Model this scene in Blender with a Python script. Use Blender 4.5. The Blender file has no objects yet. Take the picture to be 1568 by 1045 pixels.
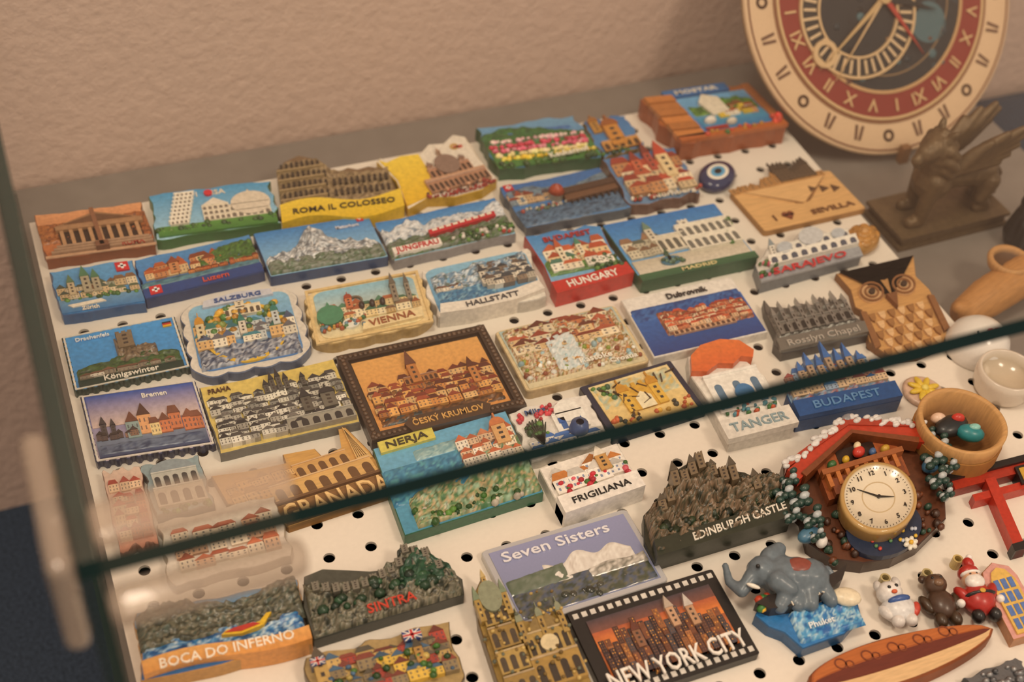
import bpy, math, random
from mathutils import Vector, Matrix, noise
S=bpy.context.scene
# placements in mm on the pegboard: thickness, corner x,y, width vector, depth vector
PL={'pantheon':(7,5,580,57,-5,-1,38),'pisa':(7,63,579,67,-6,3,39),'colosseum':(6,131,572,67,-7,10,55),'vatican':(7,201,564,59,6,-4,52),'tulip':(9,263,581,64,-5,1,42),'tower':(7,329,578,29,1,2,35),'village':(13,376,568,73,-3,-3,49),'nazar':(6,373,530,24,0,9,27),'envelope':(4,392,489,70,1,-2,39),'zurich':(7,6,535,42,-3,-1,35),'lucerne':(7,48,534,63,3,0,32),'matterhorn':(7,113,532,65,-3,0,37),'train':(7,179,525,73,2,1,33),'bridge':(7,259,529,65,0,-1,39),'redtown':(8,325,529,46,-1,3,45),'piazza':(8,302,467,72,-1,-1,51),
'sarajevo':(8,365,447,67,2,9,32),'rose':(8,424,454,25,-4,13,27),'budapest':(8,253,471,46,-1,2,50),'hallstatt':(8,187,474,62,0,3,38),'vienna':(7,122,475,62,-2,5,40),'salzburg':(6,60,472,58,-2,4,53),'konigswinter':(5,4,483,55,-1,0,38),'canal':(5,6,435,53,-6,0,43),'praha':(6,60,421,68,-1,0,44),'krumlov':(6,129,405,79,-1,0,59),'rastoke':(6,212,413,69,0,0,45),'dubrovnik':(6,284,415,67,-1,2,45),'chapel':(6,349,397,54,-2,6,36),'owl':(5,397,378,50,0,16,65),'tanger':(8,291,349,39,-1,5,60),'parliament':(9,332,351,57,-4,8,43),'gate':(5,241,372,53,3,-2,37),'whitehouse':(6,197,371,42,0,1,32),'frigiliana':(8,198,335,42,3,0,29),'nerja':(7,126,348,69,3,2,53),'granada':(4,79,371,53,4,-8,46),'arches':(6,25,394,26,-2,-1,32),'redcity':(6,6,381,17,-1,1,46),'boca':(8,4,312,68,-5,2,33),'sintra':(7,73,309,67,-3,3,34),'sisters':(4,157,288,73,1,-1,43),
'edinburgh':(7,227,298,70,1,12,47),'newyork':(5,178,242,72,0,1,46),'cathedral':(7,137,252,38,0,4,61),'london':(7,66,267,60,-3,1,35),'cuckoo':(8,294,266,76,1,18,73),'elephant':(7,253,237,48,-1,7,48),'torii':(6,372,250,80,-3,15,50),'surf':(9,260,207,93,-2,-1,24),'pinkdoor':(6,359,210,18,-1,7,37),'redstone':(6,24,355,53,-1,1,35),'grey':(5,328,188,28,1,0,14)}
# ---------------- colour ----------------
_c={}
def C(h):
    if isinstance(h,tuple): return h
    if h not in _c:
        r=[]
        for i in (0,2,4):
            x=int(h[i:i+2],16)/255; r.append(x/12.92 if x<=.04045 else ((x+.055)/1.055)**2.4)
        _c[h]=tuple(r)
    return _c[h]
def mix(a,b,t):
    a=C(a);b=C(b);t=max(0,min(1,t)); return tuple(a[i]*(1-t)+b[i]*t for i in range(3))
def jit(c,R,a=.15):
    c=C(c);k=1+R.uniform(-a,a); return tuple(min(1,x*k) for x in c)
# ---------------- materials ----------------
def newmat(n):
    m=bpy.data.materials.new(n); m.use_nodes=True; nt=m.node_tree; return m,nt,nt.nodes['Principled BSDF']
def colmat(n,rough=.4,coat=.25,bump=.15,bs=900,metal=0,var=.12,wave=False,contrast=False):
    m,nt,p=newmat(n); a=nt.nodes.new('ShaderNodeAttribute'); a.attribute_name='Col'
    tc=nt.nodes.new('ShaderNodeTexCoord'); no=nt.nodes.new('ShaderNodeTexNoise'); no.inputs['Scale'].default_value=bs; no.inputs['Detail'].default_value=4
    nt.links.new(tc.outputs['Object'],no.inputs['Vector']); src=no.outputs['Fac']
    if wave:
        mp=nt.nodes.new('ShaderNodeMapping'); mp.inputs['Scale'].default_value=(1,9,1); mp.inputs['Rotation'].default_value=(0,0,.1)
        nt.links.new(tc.outputs['Object'],mp.inputs['Vector']); nt.links.new(mp.outputs[0],no.inputs['Vector']); no.inputs['Scale'].default_value=110
    mr=nt.nodes.new('ShaderNodeMapRange'); mr.inputs['To Min'].default_value=1-var; mr.inputs['To Max'].default_value=1+var
    if contrast: mr.inputs['From Min'].default_value=.3; mr.inputs['From Max'].default_value=.7
    nt.links.new(src,mr.inputs['Value'])
    mu=nt.nodes.new('ShaderNodeVectorMath'); mu.operation='SCALE'
    nt.links.new(a.outputs['Color'],mu.inputs[0]); nt.links.new(mr.outputs[0],mu.inputs['Scale'])
    nt.links.new(mu.outputs[0],p.inputs['Base Color'])
    p.inputs['Roughness'].default_value=rough; p.inputs['Coat Weight'].default_value=coat; p.inputs['Coat Roughness'].default_value=.2; p.inputs['Metallic'].default_value=metal
    b=nt.nodes.new('ShaderNodeBump'); b.inputs['Strength'].default_value=bump; b.inputs['Distance'].default_value=.0006
    nt.links.new(src,b.inputs['Height']); nt.links.new(b.outputs[0],p.inputs['Normal']); return m
M_P=colmat('painted_resin',bump=.12,bs=450,var=.13,contrast=True); M_W=colmat('light_wood',.6,0,.08,wave=True,var=.13,contrast=True); M_PW=colmat('pewter',.42,0,.3,metal=.75)
M_BR=colmat('bronze',.45,0,.5,bs=300,metal=.3,var=.35); M_CE=colmat('ceramic',.15,.5,.02,var=.05); M_MT=colmat('matte_paint',.6,0,.1)
# ---------------- builder ----------------
_tx={}
def txt(s):
    if s not in _tx:
        cu=bpy.data.curves.new('t','FONT'); cu.body=s; cu.extrude=.05; cu.offset=.012; cu.resolution_u=2
        ob=bpy.data.objects.new('t',cu); S.collection.objects.link(ob); dg=bpy.context.evaluated_depsgraph_get()
        me=bpy.data.meshes.new_from_object(ob.evaluated_get(dg))
        vs=[v.co.copy() for v in me.vertices]; fs=[tuple(p.vertices) for p in me.polygons]
        bpy.data.objects.remove(ob); bpy.data.curves.remove(cu); bpy.data.meshes.remove(me)
        x0=min(v.x for v in vs);x1=max(v.x for v in vs); vs=[(v.x-(x0+x1)/2,v.y-.35,v.z) for v in vs]
        _tx[s]=(vs,fs,x1-x0)
    return _tx[s]
class B:
    def __init__(s,O,A,Bv,T=0,k=1):
        s.O,s.A,s.B,s.T=O,A,Bv,T; s.W=A.length*1000; s.H=Bv.length*1000; s.N=A.cross(Bv).normalized()*.001; s.k=k
        s.v=[];s.f=[];s.c=[];s.sm=[]
    def P(s,u,v,w): return s.O+s.A*u+s.B*v+s.N*(w*s.k if w>0 else w)
    def raw(s,vs,fs,cs,sm=False):
        n=len(s.v); s.v+=vs; s.c+=cs; s.f+=[tuple(i+n for i in f) for f in fs]; s.sm+=[sm]*len(fs)
    def ex(s,pts,z0,z1,c,c2=None,side=None):
        ar=sum(pts[i-1][0]*pts[i][1]-pts[i][0]*pts[i-1][1] for i in range(len(pts)))
        if ar<0: pts=pts[::-1]
        n=len(pts); c=C(c); vm=min(p[1] for p in pts); vM=max(p[1] for p in pts)
        tc=[mix(c,c2,(p[1]-vm)/(vM-vm+1e-9)) if c2 else c for p in pts]
        sc=[C(side)]*n if side else tc
        vs=[s.P(p[0],p[1],z1) for p in pts]; s.raw(vs,[tuple(range(n))],tc)
        s.raw([s.P(p[0],p[1],z0) for p in pts]+vs,[(i,(i+1)%n,n+(i+1)%n,n+i) for i in range(n)],sc+sc)
    def q(s,u0,v0,u1,v1,z,c,c2=None,z0=-.1): s.ex([(u0,v0),(u1,v0),(u1,v1),(u0,v1)],z0,z,c,c2)
    def slab(s,o,c,side,c2=None,T=None,inset=.5):
        T=T or s.T; ar=sum(o[i-1][0]*o[i][1]-o[i][0]*o[i-1][1] for i in range(len(o)))
        if ar<0:o=o[::-1]
        n=len(o); cu=sum(p[0] for p in o)/n; cv=sum(p[1] for p in o)/n
        def ins(p,d):
            dx=(cu-p[0])*s.W;dy=(cv-p[1])*s.H;L=math.hypot(dx,dy)+1e-6; return (p[0]+dx/L*d/s.W,p[1]+dy/L*d/s.H)
        i1=[ins(p,inset) for p in o]; sc=[C(side)]*n
        s.raw([s.P(*p,-T) for p in o]+[s.P(*p,-inset) for p in o]+[s.P(*p,0) for p in i1],
          [(i,(i+1)%n,n+(i+1)%n,n+i) for i in range(n)]+[(n+i,n+(i+1)%n,2*n+(i+1)%n,2*n+i) for i in range(n)]+[tuple(range(n-1,-1,-1))],sc*3)
        vm=min(p[1] for p in i1); vM=max(p[1] for p in i1)
        s.raw([s.P(*p,0) for p in i1],[tuple(range(n))],[mix(c,c2,(p[1]-vm)/(vM-vm)) if c2 else C(c) for p in i1])
    def field(s,u0,u1,bot,top,nx,ny,h,c):
        fb=bot if callable(bot) else (lambda u:bot); ft=top if callable(top) else (lambda u:top)
        vs=[];cs=[]
        for j in range(ny+1):
            for i in range(nx+1):
                u=u0+(u1-u0)*i/nx; v=fb(u)+(ft(u)-fb(u))*j/ny; e=(i in(0,nx) or j in(0,ny))
                vs.append(s.P(u,v,-.2 if e else h(u,v))); cs.append(C(c(u,v)))
        s.raw(vs,[(j*(nx+1)+i,j*(nx+1)+i+1,(j+1)*(nx+1)+i+1,(j+1)*(nx+1)+i) for j in range(ny) for i in range(nx)],cs,True)
    def nz(s,u,v,sc,seed=0): return noise.noise(Vector((u*s.W/sc,v*s.H/sc,seed*7.3+1)))
    def rock(s,u0,u1,bot,top,cols,amp=2,base=.8,sc=5,seed=0,nx=60,ny=40):
        def h(u,v): return base+amp*(.5+s.nz(u,v,sc,seed)+.6*s.nz(u,v,sc*.4,seed+3)+.3*s.nz(u,v,sc*.15,seed+5))
        def c(u,v):
            t=(s.nz(u,v,sc*.5,seed+9)*1.2+.6*s.nz(u,v,sc*.15,seed+4)+.5)*(len(cols)-1); t=max(0,min(len(cols)-1.001,t)); i=int(t); return mix(cols[i],cols[i+1],t-i)
        s.field(u0,u1,bot,top,nx,ny,h,c)
    def disc(s,u,v,r,z0,z1,c,n=28,asp=1,c2=None): s.ex([(u+r*math.cos(6.2832*i/n)/s.W,v+asp*r*math.sin(6.2832*i/n)/s.H) for i in range(n)],z0,z1,c,c2)
    def lathe(s,u,v,prof,c,n=40,z0=0):
        vs=[];cs=[]
        for k,pr in enumerate(prof):
            for i in range(n):
                a=6.2832*i/n; vs.append(s.P(u+pr[0]*math.cos(a)/s.W,v+pr[0]*math.sin(a)/s.H,z0+pr[1])); cs.append(C(pr[2] if len(pr)>2 else c))
        s.raw(vs,[(k*n+i,k*n+(i+1)%n,(k+1)*n+(i+1)%n,(k+1)*n+i) for k in range(len(prof)-1) for i in range(n)],cs,True)
    def ring(s,u,v,r0,r1,z,c,n=64): s.lathe(u,v,[(r1,-.1),(r1,z),(r0,z),(r0,-.1)],c,n); s.sm[-3*n:]=[False]*(3*n)
    def ell(s,u,v,z,ru,rv,rz,c,rot=0,n=14,m=8):
        vs=[];cs=[];ca,sa=math.cos(rot),math.sin(rot)
        for j in range(m+1):
            ph=math.pi*j/m-math.pi/2
            for i in range(n):
                a=6.2832*i/n; x=ru*math.cos(ph)*math.cos(a); y=rv*math.cos(ph)*math.sin(a)
                vs.append(s.P(u+(x*ca-y*sa)/s.W,v+(x*sa+y*ca)/s.H,z+rz*math.sin(ph))); cs.append(C(c))
        s.raw(vs,[(j*n+i,j*n+(i+1)%n,(j+1)*n+(i+1)%n,(j+1)*n+i) for j in range(m) for i in range(n)],cs,True)
    def blobs(s,u0,v0,u1,v1,n,r0,r1,cols,seed=0,z=.2,flat=.8):
        R=random.Random(seed)
        for _ in range(n):
            r=R.uniform(r0,r1); s.ell(R.uniform(u0,u1),R.uniform(v0,v1),z,r,r*R.uniform(.7,1.1),r*flat,jit(R.choice(cols),R,.25),n=7,m=4)
    def text(s,t,u,v,h,c,z=.6,w=None,rot=0,th=.5):
        vs,fs,L=txt(t); k=h/.72; kx=k if w is None else w*s.W/L
        ca,sa=math.cos(rot),math.sin(rot)
        s.raw([s.P(u+(x*kx*ca-y*k*sa)/s.W,v+(x*kx*sa+y*k*ca)/s.H,z+zz*th*10) for x,y,zz in vs],fs,[C(c)]*len(vs))
    def city(s,u0,v0,u1,v1,rows,n,walls,roofs,h,z0=.4,dz=.45,win='4a4a55',seed=1,wz=True):
        R=random.Random(seed)
        for r in range(rows):
            vb=v1-(v1-v0)*(r+1)/rows; z=z0+dz*r
            for i in range(n):
                w=(u1-u0)/n; ua=max(u0,u0+w*i+R.uniform(-.25,.25)*w); ub=min(u1,ua+w*R.uniform(.85,1.3)); hh=h*R.uniform(.6,1.25); vv=max(v0,vb+R.uniform(-.12,.12)*h)
                if ub-ua<.01: continue
                zz=z+R.uniform(0,.3); hw=vv+hh*.6; wc=jit(R.choice(walls),R,.15)
                s.q(ua,vv,ub,hw,zz,wc)
                rc=jit(R.choice(roofs),R,.25); m=(ua+ub)/2
                if R.random()<.5: s.ex([(ua,hw),(ub,hw),(m,vv+hh)],0,zz+.25,rc)
                else: s.ex([(ua-.005,hw),(ub+.005,hw),(ub-.2*(ub-ua),vv+hh*.9),(ua+.15*(ub-ua),vv+hh*.9)],0,zz+.25,rc)
                if wz:
                    k=2 if ub-ua<.07 else 3; wn=mix(win,wc,.25)
                    for a in range(k):
                        for b in range(2 if hh*s.H>4 else 1):
                            wu=ua+(ub-ua)*(a+.34)/k; wv=vv+hh*(.12+.25*b); s.q(wu,wv,wu+(ub-ua)*.3/k,wv+hh*.12,zz+.1,wn)
    def arc(s,u0,v0,u1,v1,n,rows,z,c,dark,fill=.6):
        s.q(u0,v0,u1,v1,z,c)
        for r in range(rows):
            hb=(v1-v0)/rows; vb=v0+hb*r
            for i in range(n):
                w=(u1-u0)/n; a=u0+w*(i+.5-fill/2); b=a+w*fill; t=vb+hb*.72; m=(a+b)/2; rr=(b-a)/2; rv=min(rr*s.W/s.H,hb*.3)
                s.ex([(a,vb+hb*.08),(b,vb+hb*.08)]+[(m+rr*math.cos(k*math.pi/6),t-rv+rv*math.sin(k*math.pi/6)) for k in range(7)],z-.2,z+.08,dark)
            s.q(u0,vb+hb*.93,u1,vb+hb,z+.4,mix(c,'ffffff',.15))
    def tow(s,u,v,w,h,c,roof,kind='spire',z=1.2,rh=.4):
        hw=h*(1-rh); s.q(u-w/2,v,u+w/2,v+hw,z,c)
        for k in range(3): s.q(u-w*.15,v+hw*(.2+.27*k),u+w*.15,v+hw*(.32+.27*k),z+.1,'3c3430')
        t=v+hw
        if kind=='spire': s.ex([(u-w*.6,t),(u+w*.6,t),(u,v+h)],0,z+.3,roof)
        elif kind=='dome': s.ex([(u+w*.6*math.cos(k*math.pi/8),t+h*rh*.6*math.sin(k*math.pi/8)) for k in range(9)],0,z+.3,roof); s.q(u-w*.06,t+h*rh*.5,u+w*.06,v+h,z,roof)
        else:
            for k in (-.4,0,.4): s.q(u+w*k-w*.13,t,u+w*k+w*.13,t+h*.07,z,c)
    def frame(s,m,z,c,seed=0,carve=None):
        mu=m/s.W;mv=m/s.H
        for a in ((0,0,1,mv),(0,1-mv,1,1),(0,mv,mu,1-mv),(1-mu,mv,1,1-mv)): s.q(*a,z,c)
        if carve:
            R=random.Random(seed)
            for (a,b,cc,d,n) in ((0,mv/2,1,mv/2,30),(0,1-mv/2,1,1-mv/2,30),(mu/2,0,mu/2,1,22),(1-mu/2,0,1-mu/2,1,22)):
                for i in range(n):
                    t=(i+.5)/n; s.ell(a+(cc-a)*t,b+(d-b)*t,z,m*.3,m*.3,.7,jit(carve,R,.3),n=6,m=4)
    def flag(s,u,v,w,z=1):
        h=w*s.W*.6/s.H; s.q(u,v,u+w,v+h,z,'2b3f7c')
        for d in(1,-1): s.ex([(u,v+h*(.0 if d>0 else 1)),(u+w*.12,v+h*(.0 if d>0 else 1)),(u+w,v+h*(1 if d>0 else 0)),(u+w*.88,v+h*(1 if d>0 else 0))],0,z+.1,'e8e4dc')
        s.q(u,v+h*.34,u+w,v+h*.66,z+.15,'e8e4dc'); s.q(u+w*.38,v,u+w*.62,v+h,z+.15,'e8e4dc'); s.q(u,v+h*.41,u+w,v+h*.59,z+.2,'c03038'); s.q(u+w*.43,v,u+w*.57,v+h,z+.2,'c03038')
    def swiss(s,u,v,w,z=1):
        h=w*s.W/s.H; s.q(u,v,u+w,v+h,z,'c8242c'); s.q(u+w*.2,v+h*.4,u+w*.8,v+h*.6,z+.15,'f0f0f0'); s.q(u+w*.4,v+h*.2,u+w*.6,v+h*.8,z+.15,'f0f0f0')
    def done(s,name,mat=None,parent=None):
        me=bpy.data.meshes.new(name); me.from_pydata([tuple(v) for v in s.v],[],s.f)
        at=me.color_attributes.new('Col','FLOAT_COLOR','POINT')
        flat=[]; [flat.extend((c[0],c[1],c[2],1)) for c in s.c]; at.data.foreach_set('color',flat)
        me.polygons.foreach_set('use_smooth',s.sm); me.materials.append(mat or M_P); me.update()
        ob=bpy.data.objects.new(name,me); S.collection.objects.link(ob)
        if parent: ob.parent=parent
        return ob
def mk(k):
    a=PL[k]; return B(Vector((a[1],a[2],a[0]))/1000,Vector((a[3],a[4],0))/1000,Vector((a[5],a[6],0))/1000,a[0],1 if k in('cuckoo','elephant','edinburgh','sintra','cathedral','london','nazar','rose','surf','torii') else 1.3)
# outlines
RC=[(0,0),(1,0),(1,1),(0,1)]
def edge(f,n=16):
    o=[]
    for i in range(n): o.append(f(i/n,0,0))
    for i in range(n): o.append(f(1,i/n,1))
    for i in range(n): o.append(f(1-i/n,1,2))
    for i in range(n): o.append(f(0,1-i/n,3))
    return o
def wavy(a=.02,seed=0,n=16):
    def f(u,v,e):
        k=a*noise.noise(Vector((u*5,v*5,seed*3.1+.5)))*2; return (u+k,v+a*noise.noise(Vector((u*6,v*6,seed+9.5)))*2)
    return edge(f,n)
def scal(a=.025,n=20,k=5):
    def f(u,v,e):
        t=u if e in(0,2) else v; r=.09; d=a*abs(math.sin(t*math.pi*k))
        cu=.5+(u-.5)*(1-r*(abs(v-.5)*2)**6); cv=.5+(v-.5)*(1-r*(abs(u-.5)*2)**6)
        return (cu+(d if e==1 else -d if e==3 else 0),cv+(-d if e==0 else d if e==2 else 0))
    return edge(f,n)
def stamp(n=44,a=.013):
    i=[0]
    def f(u,v,e):
        i[0]+=1; d=a if i[0]%4<2 else -a
        return (u+(d if e==1 else -d if e==3 else 0),v+(-d if e==0 else d if e==2 else 0)*1.4)
    return edge(f,n)
def rr(r=.06,k=5):
    o=[]
    for cx,cy,a0 in ((1-r,r,-90),(1-r,1-r,0),(r,1-r,90),(r,r,180)):
        for i in range(k+1):
            a=math.radians(a0+90*i/k); o.append((cx+r*math.cos(a),cy+r*math.sin(a)))
    return o
SK='3f8fd0';SK2='a9d3ea';GR=['3f6b2c','2f5426','5c8a3a','274a22']
FM='_fridge_magnet'
b=mk('pantheon'); b.slab(wavy(.02,1),'b8652f','8a4a25','e0a070')
b.rock(0,.3,.3,.75,['8a4a28','c07a40','6a3a22'],.8,.3,4,1,24,16); b.rock(.8,1,.15,.8,['8a4a28','b06a38','6a3a22'],.8,.3,4,2,24,16)
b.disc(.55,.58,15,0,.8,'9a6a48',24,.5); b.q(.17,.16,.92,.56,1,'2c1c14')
for i in range(9): b.q(.18+.086*i,.18,.215+.086*i,.5,2,'b98f68')
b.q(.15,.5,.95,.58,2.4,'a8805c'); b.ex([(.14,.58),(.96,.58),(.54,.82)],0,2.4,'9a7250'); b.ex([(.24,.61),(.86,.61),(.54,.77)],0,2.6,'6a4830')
for i in range(3): b.q(.12-.03*i,.14-.04*i,.96+.01*i,.18-.04*i,2.2-.4*i,'a98a70')
b.q(.5,.06,.54,.9,3,'8a5c40'); b.q(.46,.03,.58,.14,3,'7a5038'); b.q(0,0,1,.05,.4,'c8a080'); b.text('ROMA',.8,.08,3,'a03020',1.2); b.done('pantheon'+FM)
b=mk('pisa'); b.slab(wavy(.025,2),SK2,'2f6a34','3f9ad0'); b.q(.02,.02,.98,.22,.8,'3d7a35','57903f')
for i in range(8):
    x=.2+.012*i; y=.2+.085*i; b.q(x-.075,y,x+.075,y+.07,2,'e8e0d0'); b.q(x-.085,y+.068,x+.085,y+.085,2.4,'fbf6ea')
    for k in range(4): b.q(x-.06+.035*k,y+.01,x-.045+.035*k,y+.055,2.1,'6a625a')
b.arc(.4,.22,.62,.55,5,3,1.4,'e6dcc8','7a7268'); b.ex([(.4,.55),(.62,.55),(.51,.7)],0,1.6,'e8dfcf')
b.arc(.62,.22,.95,.5,6,2,1.2,'e6dcc8','7a7268'); b.disc(.8,.5,11,0,1.6,'ddd2c0',20,.9); b.tow(.8,.6,.04,.2,'ddd2c0','d8c8b0'); b.disc(.48,.86,2.4,0,1,'d02838'); b.text('I   PISA',.5,.87,4,'e8e0d0',.3)
b.blobs(.02,.12,.98,.22,30,1,2.2,GR,1); b.done('leaning_tower'+FM)
b=mk('colosseum'); prof=[(0,.25),(1,.22),(.97,.55),(.9,.72),(.8,.78),(.7,.75),(.62,.8),(.5,.72),(.42,.86),(.33,1.02),(.2,1.1),(.08,1.02),(0,.8)]
b.slab(prof,'7b6348','5a4836')
def top(u): return .3+ (.72 if u<.36 else .72-(u-.36)*2.2 if u<.46 else .5-.1*math.sin((u-.46)*5))*(1 if u>.05 else .85)
b.rock(.0,.97,.22,lambda u:top(u)-.02,['6c5a40','94805c','b09a78','75624a'],1,.8,3,3,60,30)
for r in range(4):
    n=9 if r<3 else 8
    for i in range(n):
        u=.03+.045*i; cv=.34+.16*r+.03*math.sin(i*.38); b.ex([(u,cv),(u+.024,cv),(u+.024,cv+.06),(u+.012,cv+.09),(u,cv+.06)],0,2.4,'2e261c')
    b.ex([(0,.31+.16*r),(.4,.34+.16*r),(.4,.36+.16*r),(0,.33+.16*r)],0,2.6,'a8926c')
for r in range(2):
    for i in range(10):
        u=.46+.05*i; b.ex([(u,.32+.17*r),(u+.025,.32+.17*r),(u+.025,.39+.17*r),(u+.012,.42+.17*r),(u,.39+.17*r)],0,2.4,'342a20')
wv=lambda u:.13+.06*math.sin(u*7)
b.ex([(u/20*1.03-.01,wv(u/20)-.15) for u in range(21)]+[(1.02-u/20*1.03,wv(1-u/20)+.13) for u in range(21)],-6,2.2,'e2bc1e','f0d040')
b.text('ROMA IL COLOSSEO',.52,.13,4.6,'2a2010',2.4,.86); b.done('colosseum'+FM)
b=mk('vatican'); o=[(0,0+.0),(.25,.1),(.5,.0),(.8,.0),(1,.1),(.98,.5),(1,.95),(.9,1.04),(.75,.93),(.6,.98),(.45,.85),(.25,.9),(.08,.85),(.05,.95),(0,.9),(.06,.5)]
b.slab(o,'e8e0d2','c8a018'); b.ex([(.01,.05),(.3,.12),(.42,.5),(.43,.84),(.25,.88),(.08,.83),(.03,.9),(.08,.5)],0,.5,'e6b81c','f4d648')
b.arc(.3,.12,.95,.3,12,1,1.6,'b08468','4a3428'); b.q(.3,.3,.95,.34,2,'c49a7c'); b.arc(.4,.34,.85,.52,8,1,1.4,'b4866a','4a3428'); b.disc(.62,.52,7.5,0,2,'8c7468',20,1.2); b.tow(.62,.66,.04,.18,'a88870','a88870'); b.tow(.45,.45,.06,.2,'b08468','8c7468','dome');b.tow(.8,.45,.06,.2,'b08468','8c7468','dome')
b.blobs(.25,.05,.95,.14,40,.7,1.4,['a0392c','6a4a3a','c89878'],2,1); b.text('VATICANO',.62,.03,3,'a02828',1.2,.5); b.ring(.82,.82,1.5,2.6,.6,'c8a050',16); b.q(.8,.78,.9,.82,.6,'c05040'); b.done('vatican'+FM)
b=mk('tulip'); b.slab(wavy(.03,4),'3a78b8','25583a','6aa0c8'); b.q(0,0,1,.5,.6,'3f7a3c'); b.rock(0,1,.5,lambda u:.78+.12*math.sin(u*5),['2a5a34','3f7a3c','24482c'],1,.4,5,4,40,16)
b.rock(.1,.9,.72,.8,['2a60a8','4a80c0'],.3,.3,3,5,20,6)
for r,cs in enumerate((['e8b8c0','f0d8d0'],['c8344c','d84868'],['e06080','f0a0b0'],['f0dcb0','f8e8a0'],['f0c828','f4dc60'])): b.blobs(.03,.54-.1*r,.97,.58-.1*r,46,1.1,1.9,cs,r,.9)
b.blobs(.02,0,.98,.1,40,1.2,2.2,GR,9,.8); b.text('Keukenhof',.7,.1,4.5,'f4f0e0',2.6,.4,.1); b.done('tulip_field'+FM)
b=mk('tower'); b.slab(wavy(.05,5),'4f8ec8','8a7448','3a78b8'); b.tow(.5,.15,.34,.85,'c88a3c','9a5a28','dome',1.8,.35); b.q(.1,.05,.95,.3,1.2,'b87838'); b.arc(.1,.05,.95,.3,5,1,1.4,'c8924c','4a3018'); b.tow(.2,.6,.2,.5,'b8883c','a06a2c','dome',1.2); b.blobs(0,0,1,.12,16,1,2,GR,3); b.done('bell_tower'+FM)
b=mk('village'); b.slab(wavy(.03,6,10),'b06a34','9a4f25'); b.q(.25,.12,.93,.88,.6,'3f7cc0','6fb0e0'); b.rock(.3,.93,.45,lambda u:.72+.08*math.sin(u*11),['3f6b2c','6a9a3a','2f5426'],1,.6,4,6,30,12)
b.q(.3,.12,.93,.42,1,'2f7ab8','4aa0c8'); b.ex([(.45,.4),(.62,.45),(.62,.75),(.5,.85),(.42,.7)],0,2.4,'e8e0cc'); b.city(.5,.35,.88,.55,2,5,['f0e8d4','e8c840','d8a070'],['8a5a30','a8552c'],.2,1.2,seed=5); b.ell(.38,.3,2,4,2.4,2.6,'e8e4da');b.ell(.55,.22,2,3.5,2,2.4,'d8d0c0'); b.q(.3,.14,.5,.2,1.6,'a02c24')
for k in range(6): b.ex([(0,.08+.15*k),(.25,.05+.15*k),(.25,.18+.15*k),(0,.21+.15*k)],0,2+.4*(k%2),jit('c07a3c',random.Random(k),.2))
b.q(.0,0,1,.1,2,'b4622c'); b.q(.93,.1,1,.95,2,'b87038'); b.q(.2,.9,.8,1.05,1.6,'2f6fb0'); b.text('MOSTAR',.5,.97,3.6,'e8e0d0',1.8,.4); b.blobs(.9,.05,1,.2,8,1.5,2.5,['d83828','e05030'],4,2); b.blobs(.25,0.02,.8,.12,12,1.2,2,['b8862c','3f6b2c','c04028'],6,2); b.done('old_bridge_village'+FM)
b=mk('nazar'); r=b.W/2; b.lathe(.5,.5,[(r*.9,-6),(r*1.05,-4),(r*1.05,-1),(r*.9,1),(r*.62,1.6,'1c2c5c'),(r*.6,1.7,'f0ece0'),(r*.42,1.8,'f0ece0'),(r*.4,1.8,'5aa8d8'),(r*.22,1.9,'5aa8d8'),(r*.2,2,'101014'),(.01,2,'101014')],'1c2c5c'); b.done('nazar_amulet'+FM,M_CE)
b=mk('envelope'); b.slab(rr(.04),'d8ac72','a87c48'); b.ex([(.02,.96),(.98,.96),(.6,.45),(.52,.42),(.42,.47)],0,.4,'dcb27a'); b.ex([(.04,.97),(.46,.44),(.52,.41),(.5,.43)],0,.55,'8a6034');b.ex([(.96,.97),(.6,.44),(.55,.42),(.58,.47)],0,.55,'8a6034')
b.disc(.28,.25,1.9,0,.6,'7a3c22',12);b.disc(.33,.25,1.9,0,.6,'7a3c22',12);b.ex([(.245,.24),(.365,.24),(.305,.12)],0,.6,'7a3c22')
b.text('SEVILLA',.72,.17,4,'7a5230',.5,.42); b.text('I',.17,.22,5,'6a4424',.5)
for k in range(3): b.ex([(.66+.1*k,.6-.05*k),(.74+.1*k,.64-.04*k),(.68+.1*k,.74-.04*k)],0,.6,'5a3c24')
R=random.Random(4)
for k in range(15): u=.02+.062*k; b.tow(u,.9,.055,R.uniform(.12,.35),'b98a52','a47844','spire' if k%2 else 'flat',.8)
for k in range(9): u=.5+.04*k; b.tow(u,.93,.04,R.uniform(.25,.5),'5c4a38','4a3c30','spire' if k%3 else 'dome',1.4)
b.done('wooden_envelope'+FM,M_W)
b=mk('zurich'); b.slab(wavy(.015,7),'3f86c0','2a5a90','5aa0d8'); b.q(.01,.02,.99,.3,.4,'3a78b0','6a9ac0'); b.city(.02,.28,.98,.6,2,8,['d8c8a8','c8b088','9aa08c'],['5a6a50','7a5a40','46564a'],.22,seed=7); b.tow(.38,.35,.1,.6,'a8a088','4a7a5a','spire',1.8);b.tow(.5,.35,.09,.5,'a8a088','4a7a5a','spire',1.8);b.tow(.2,.35,.08,.45,'c0b090','5a7a5a','spire',1.6)
b.blobs(.05,.26,.95,.32,26,1,1.8,GR,7); b.swiss(.78,.76,.16,.8); b.ex([(.1,.16),(.5,.2),(.55,.14),(.15,.1)],0,1,'e8e0d0'); b.text('Zürich',.35,.06,2.6,'f0e8d8',.7,.2); b.done('swiss_riverside'+FM)
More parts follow.
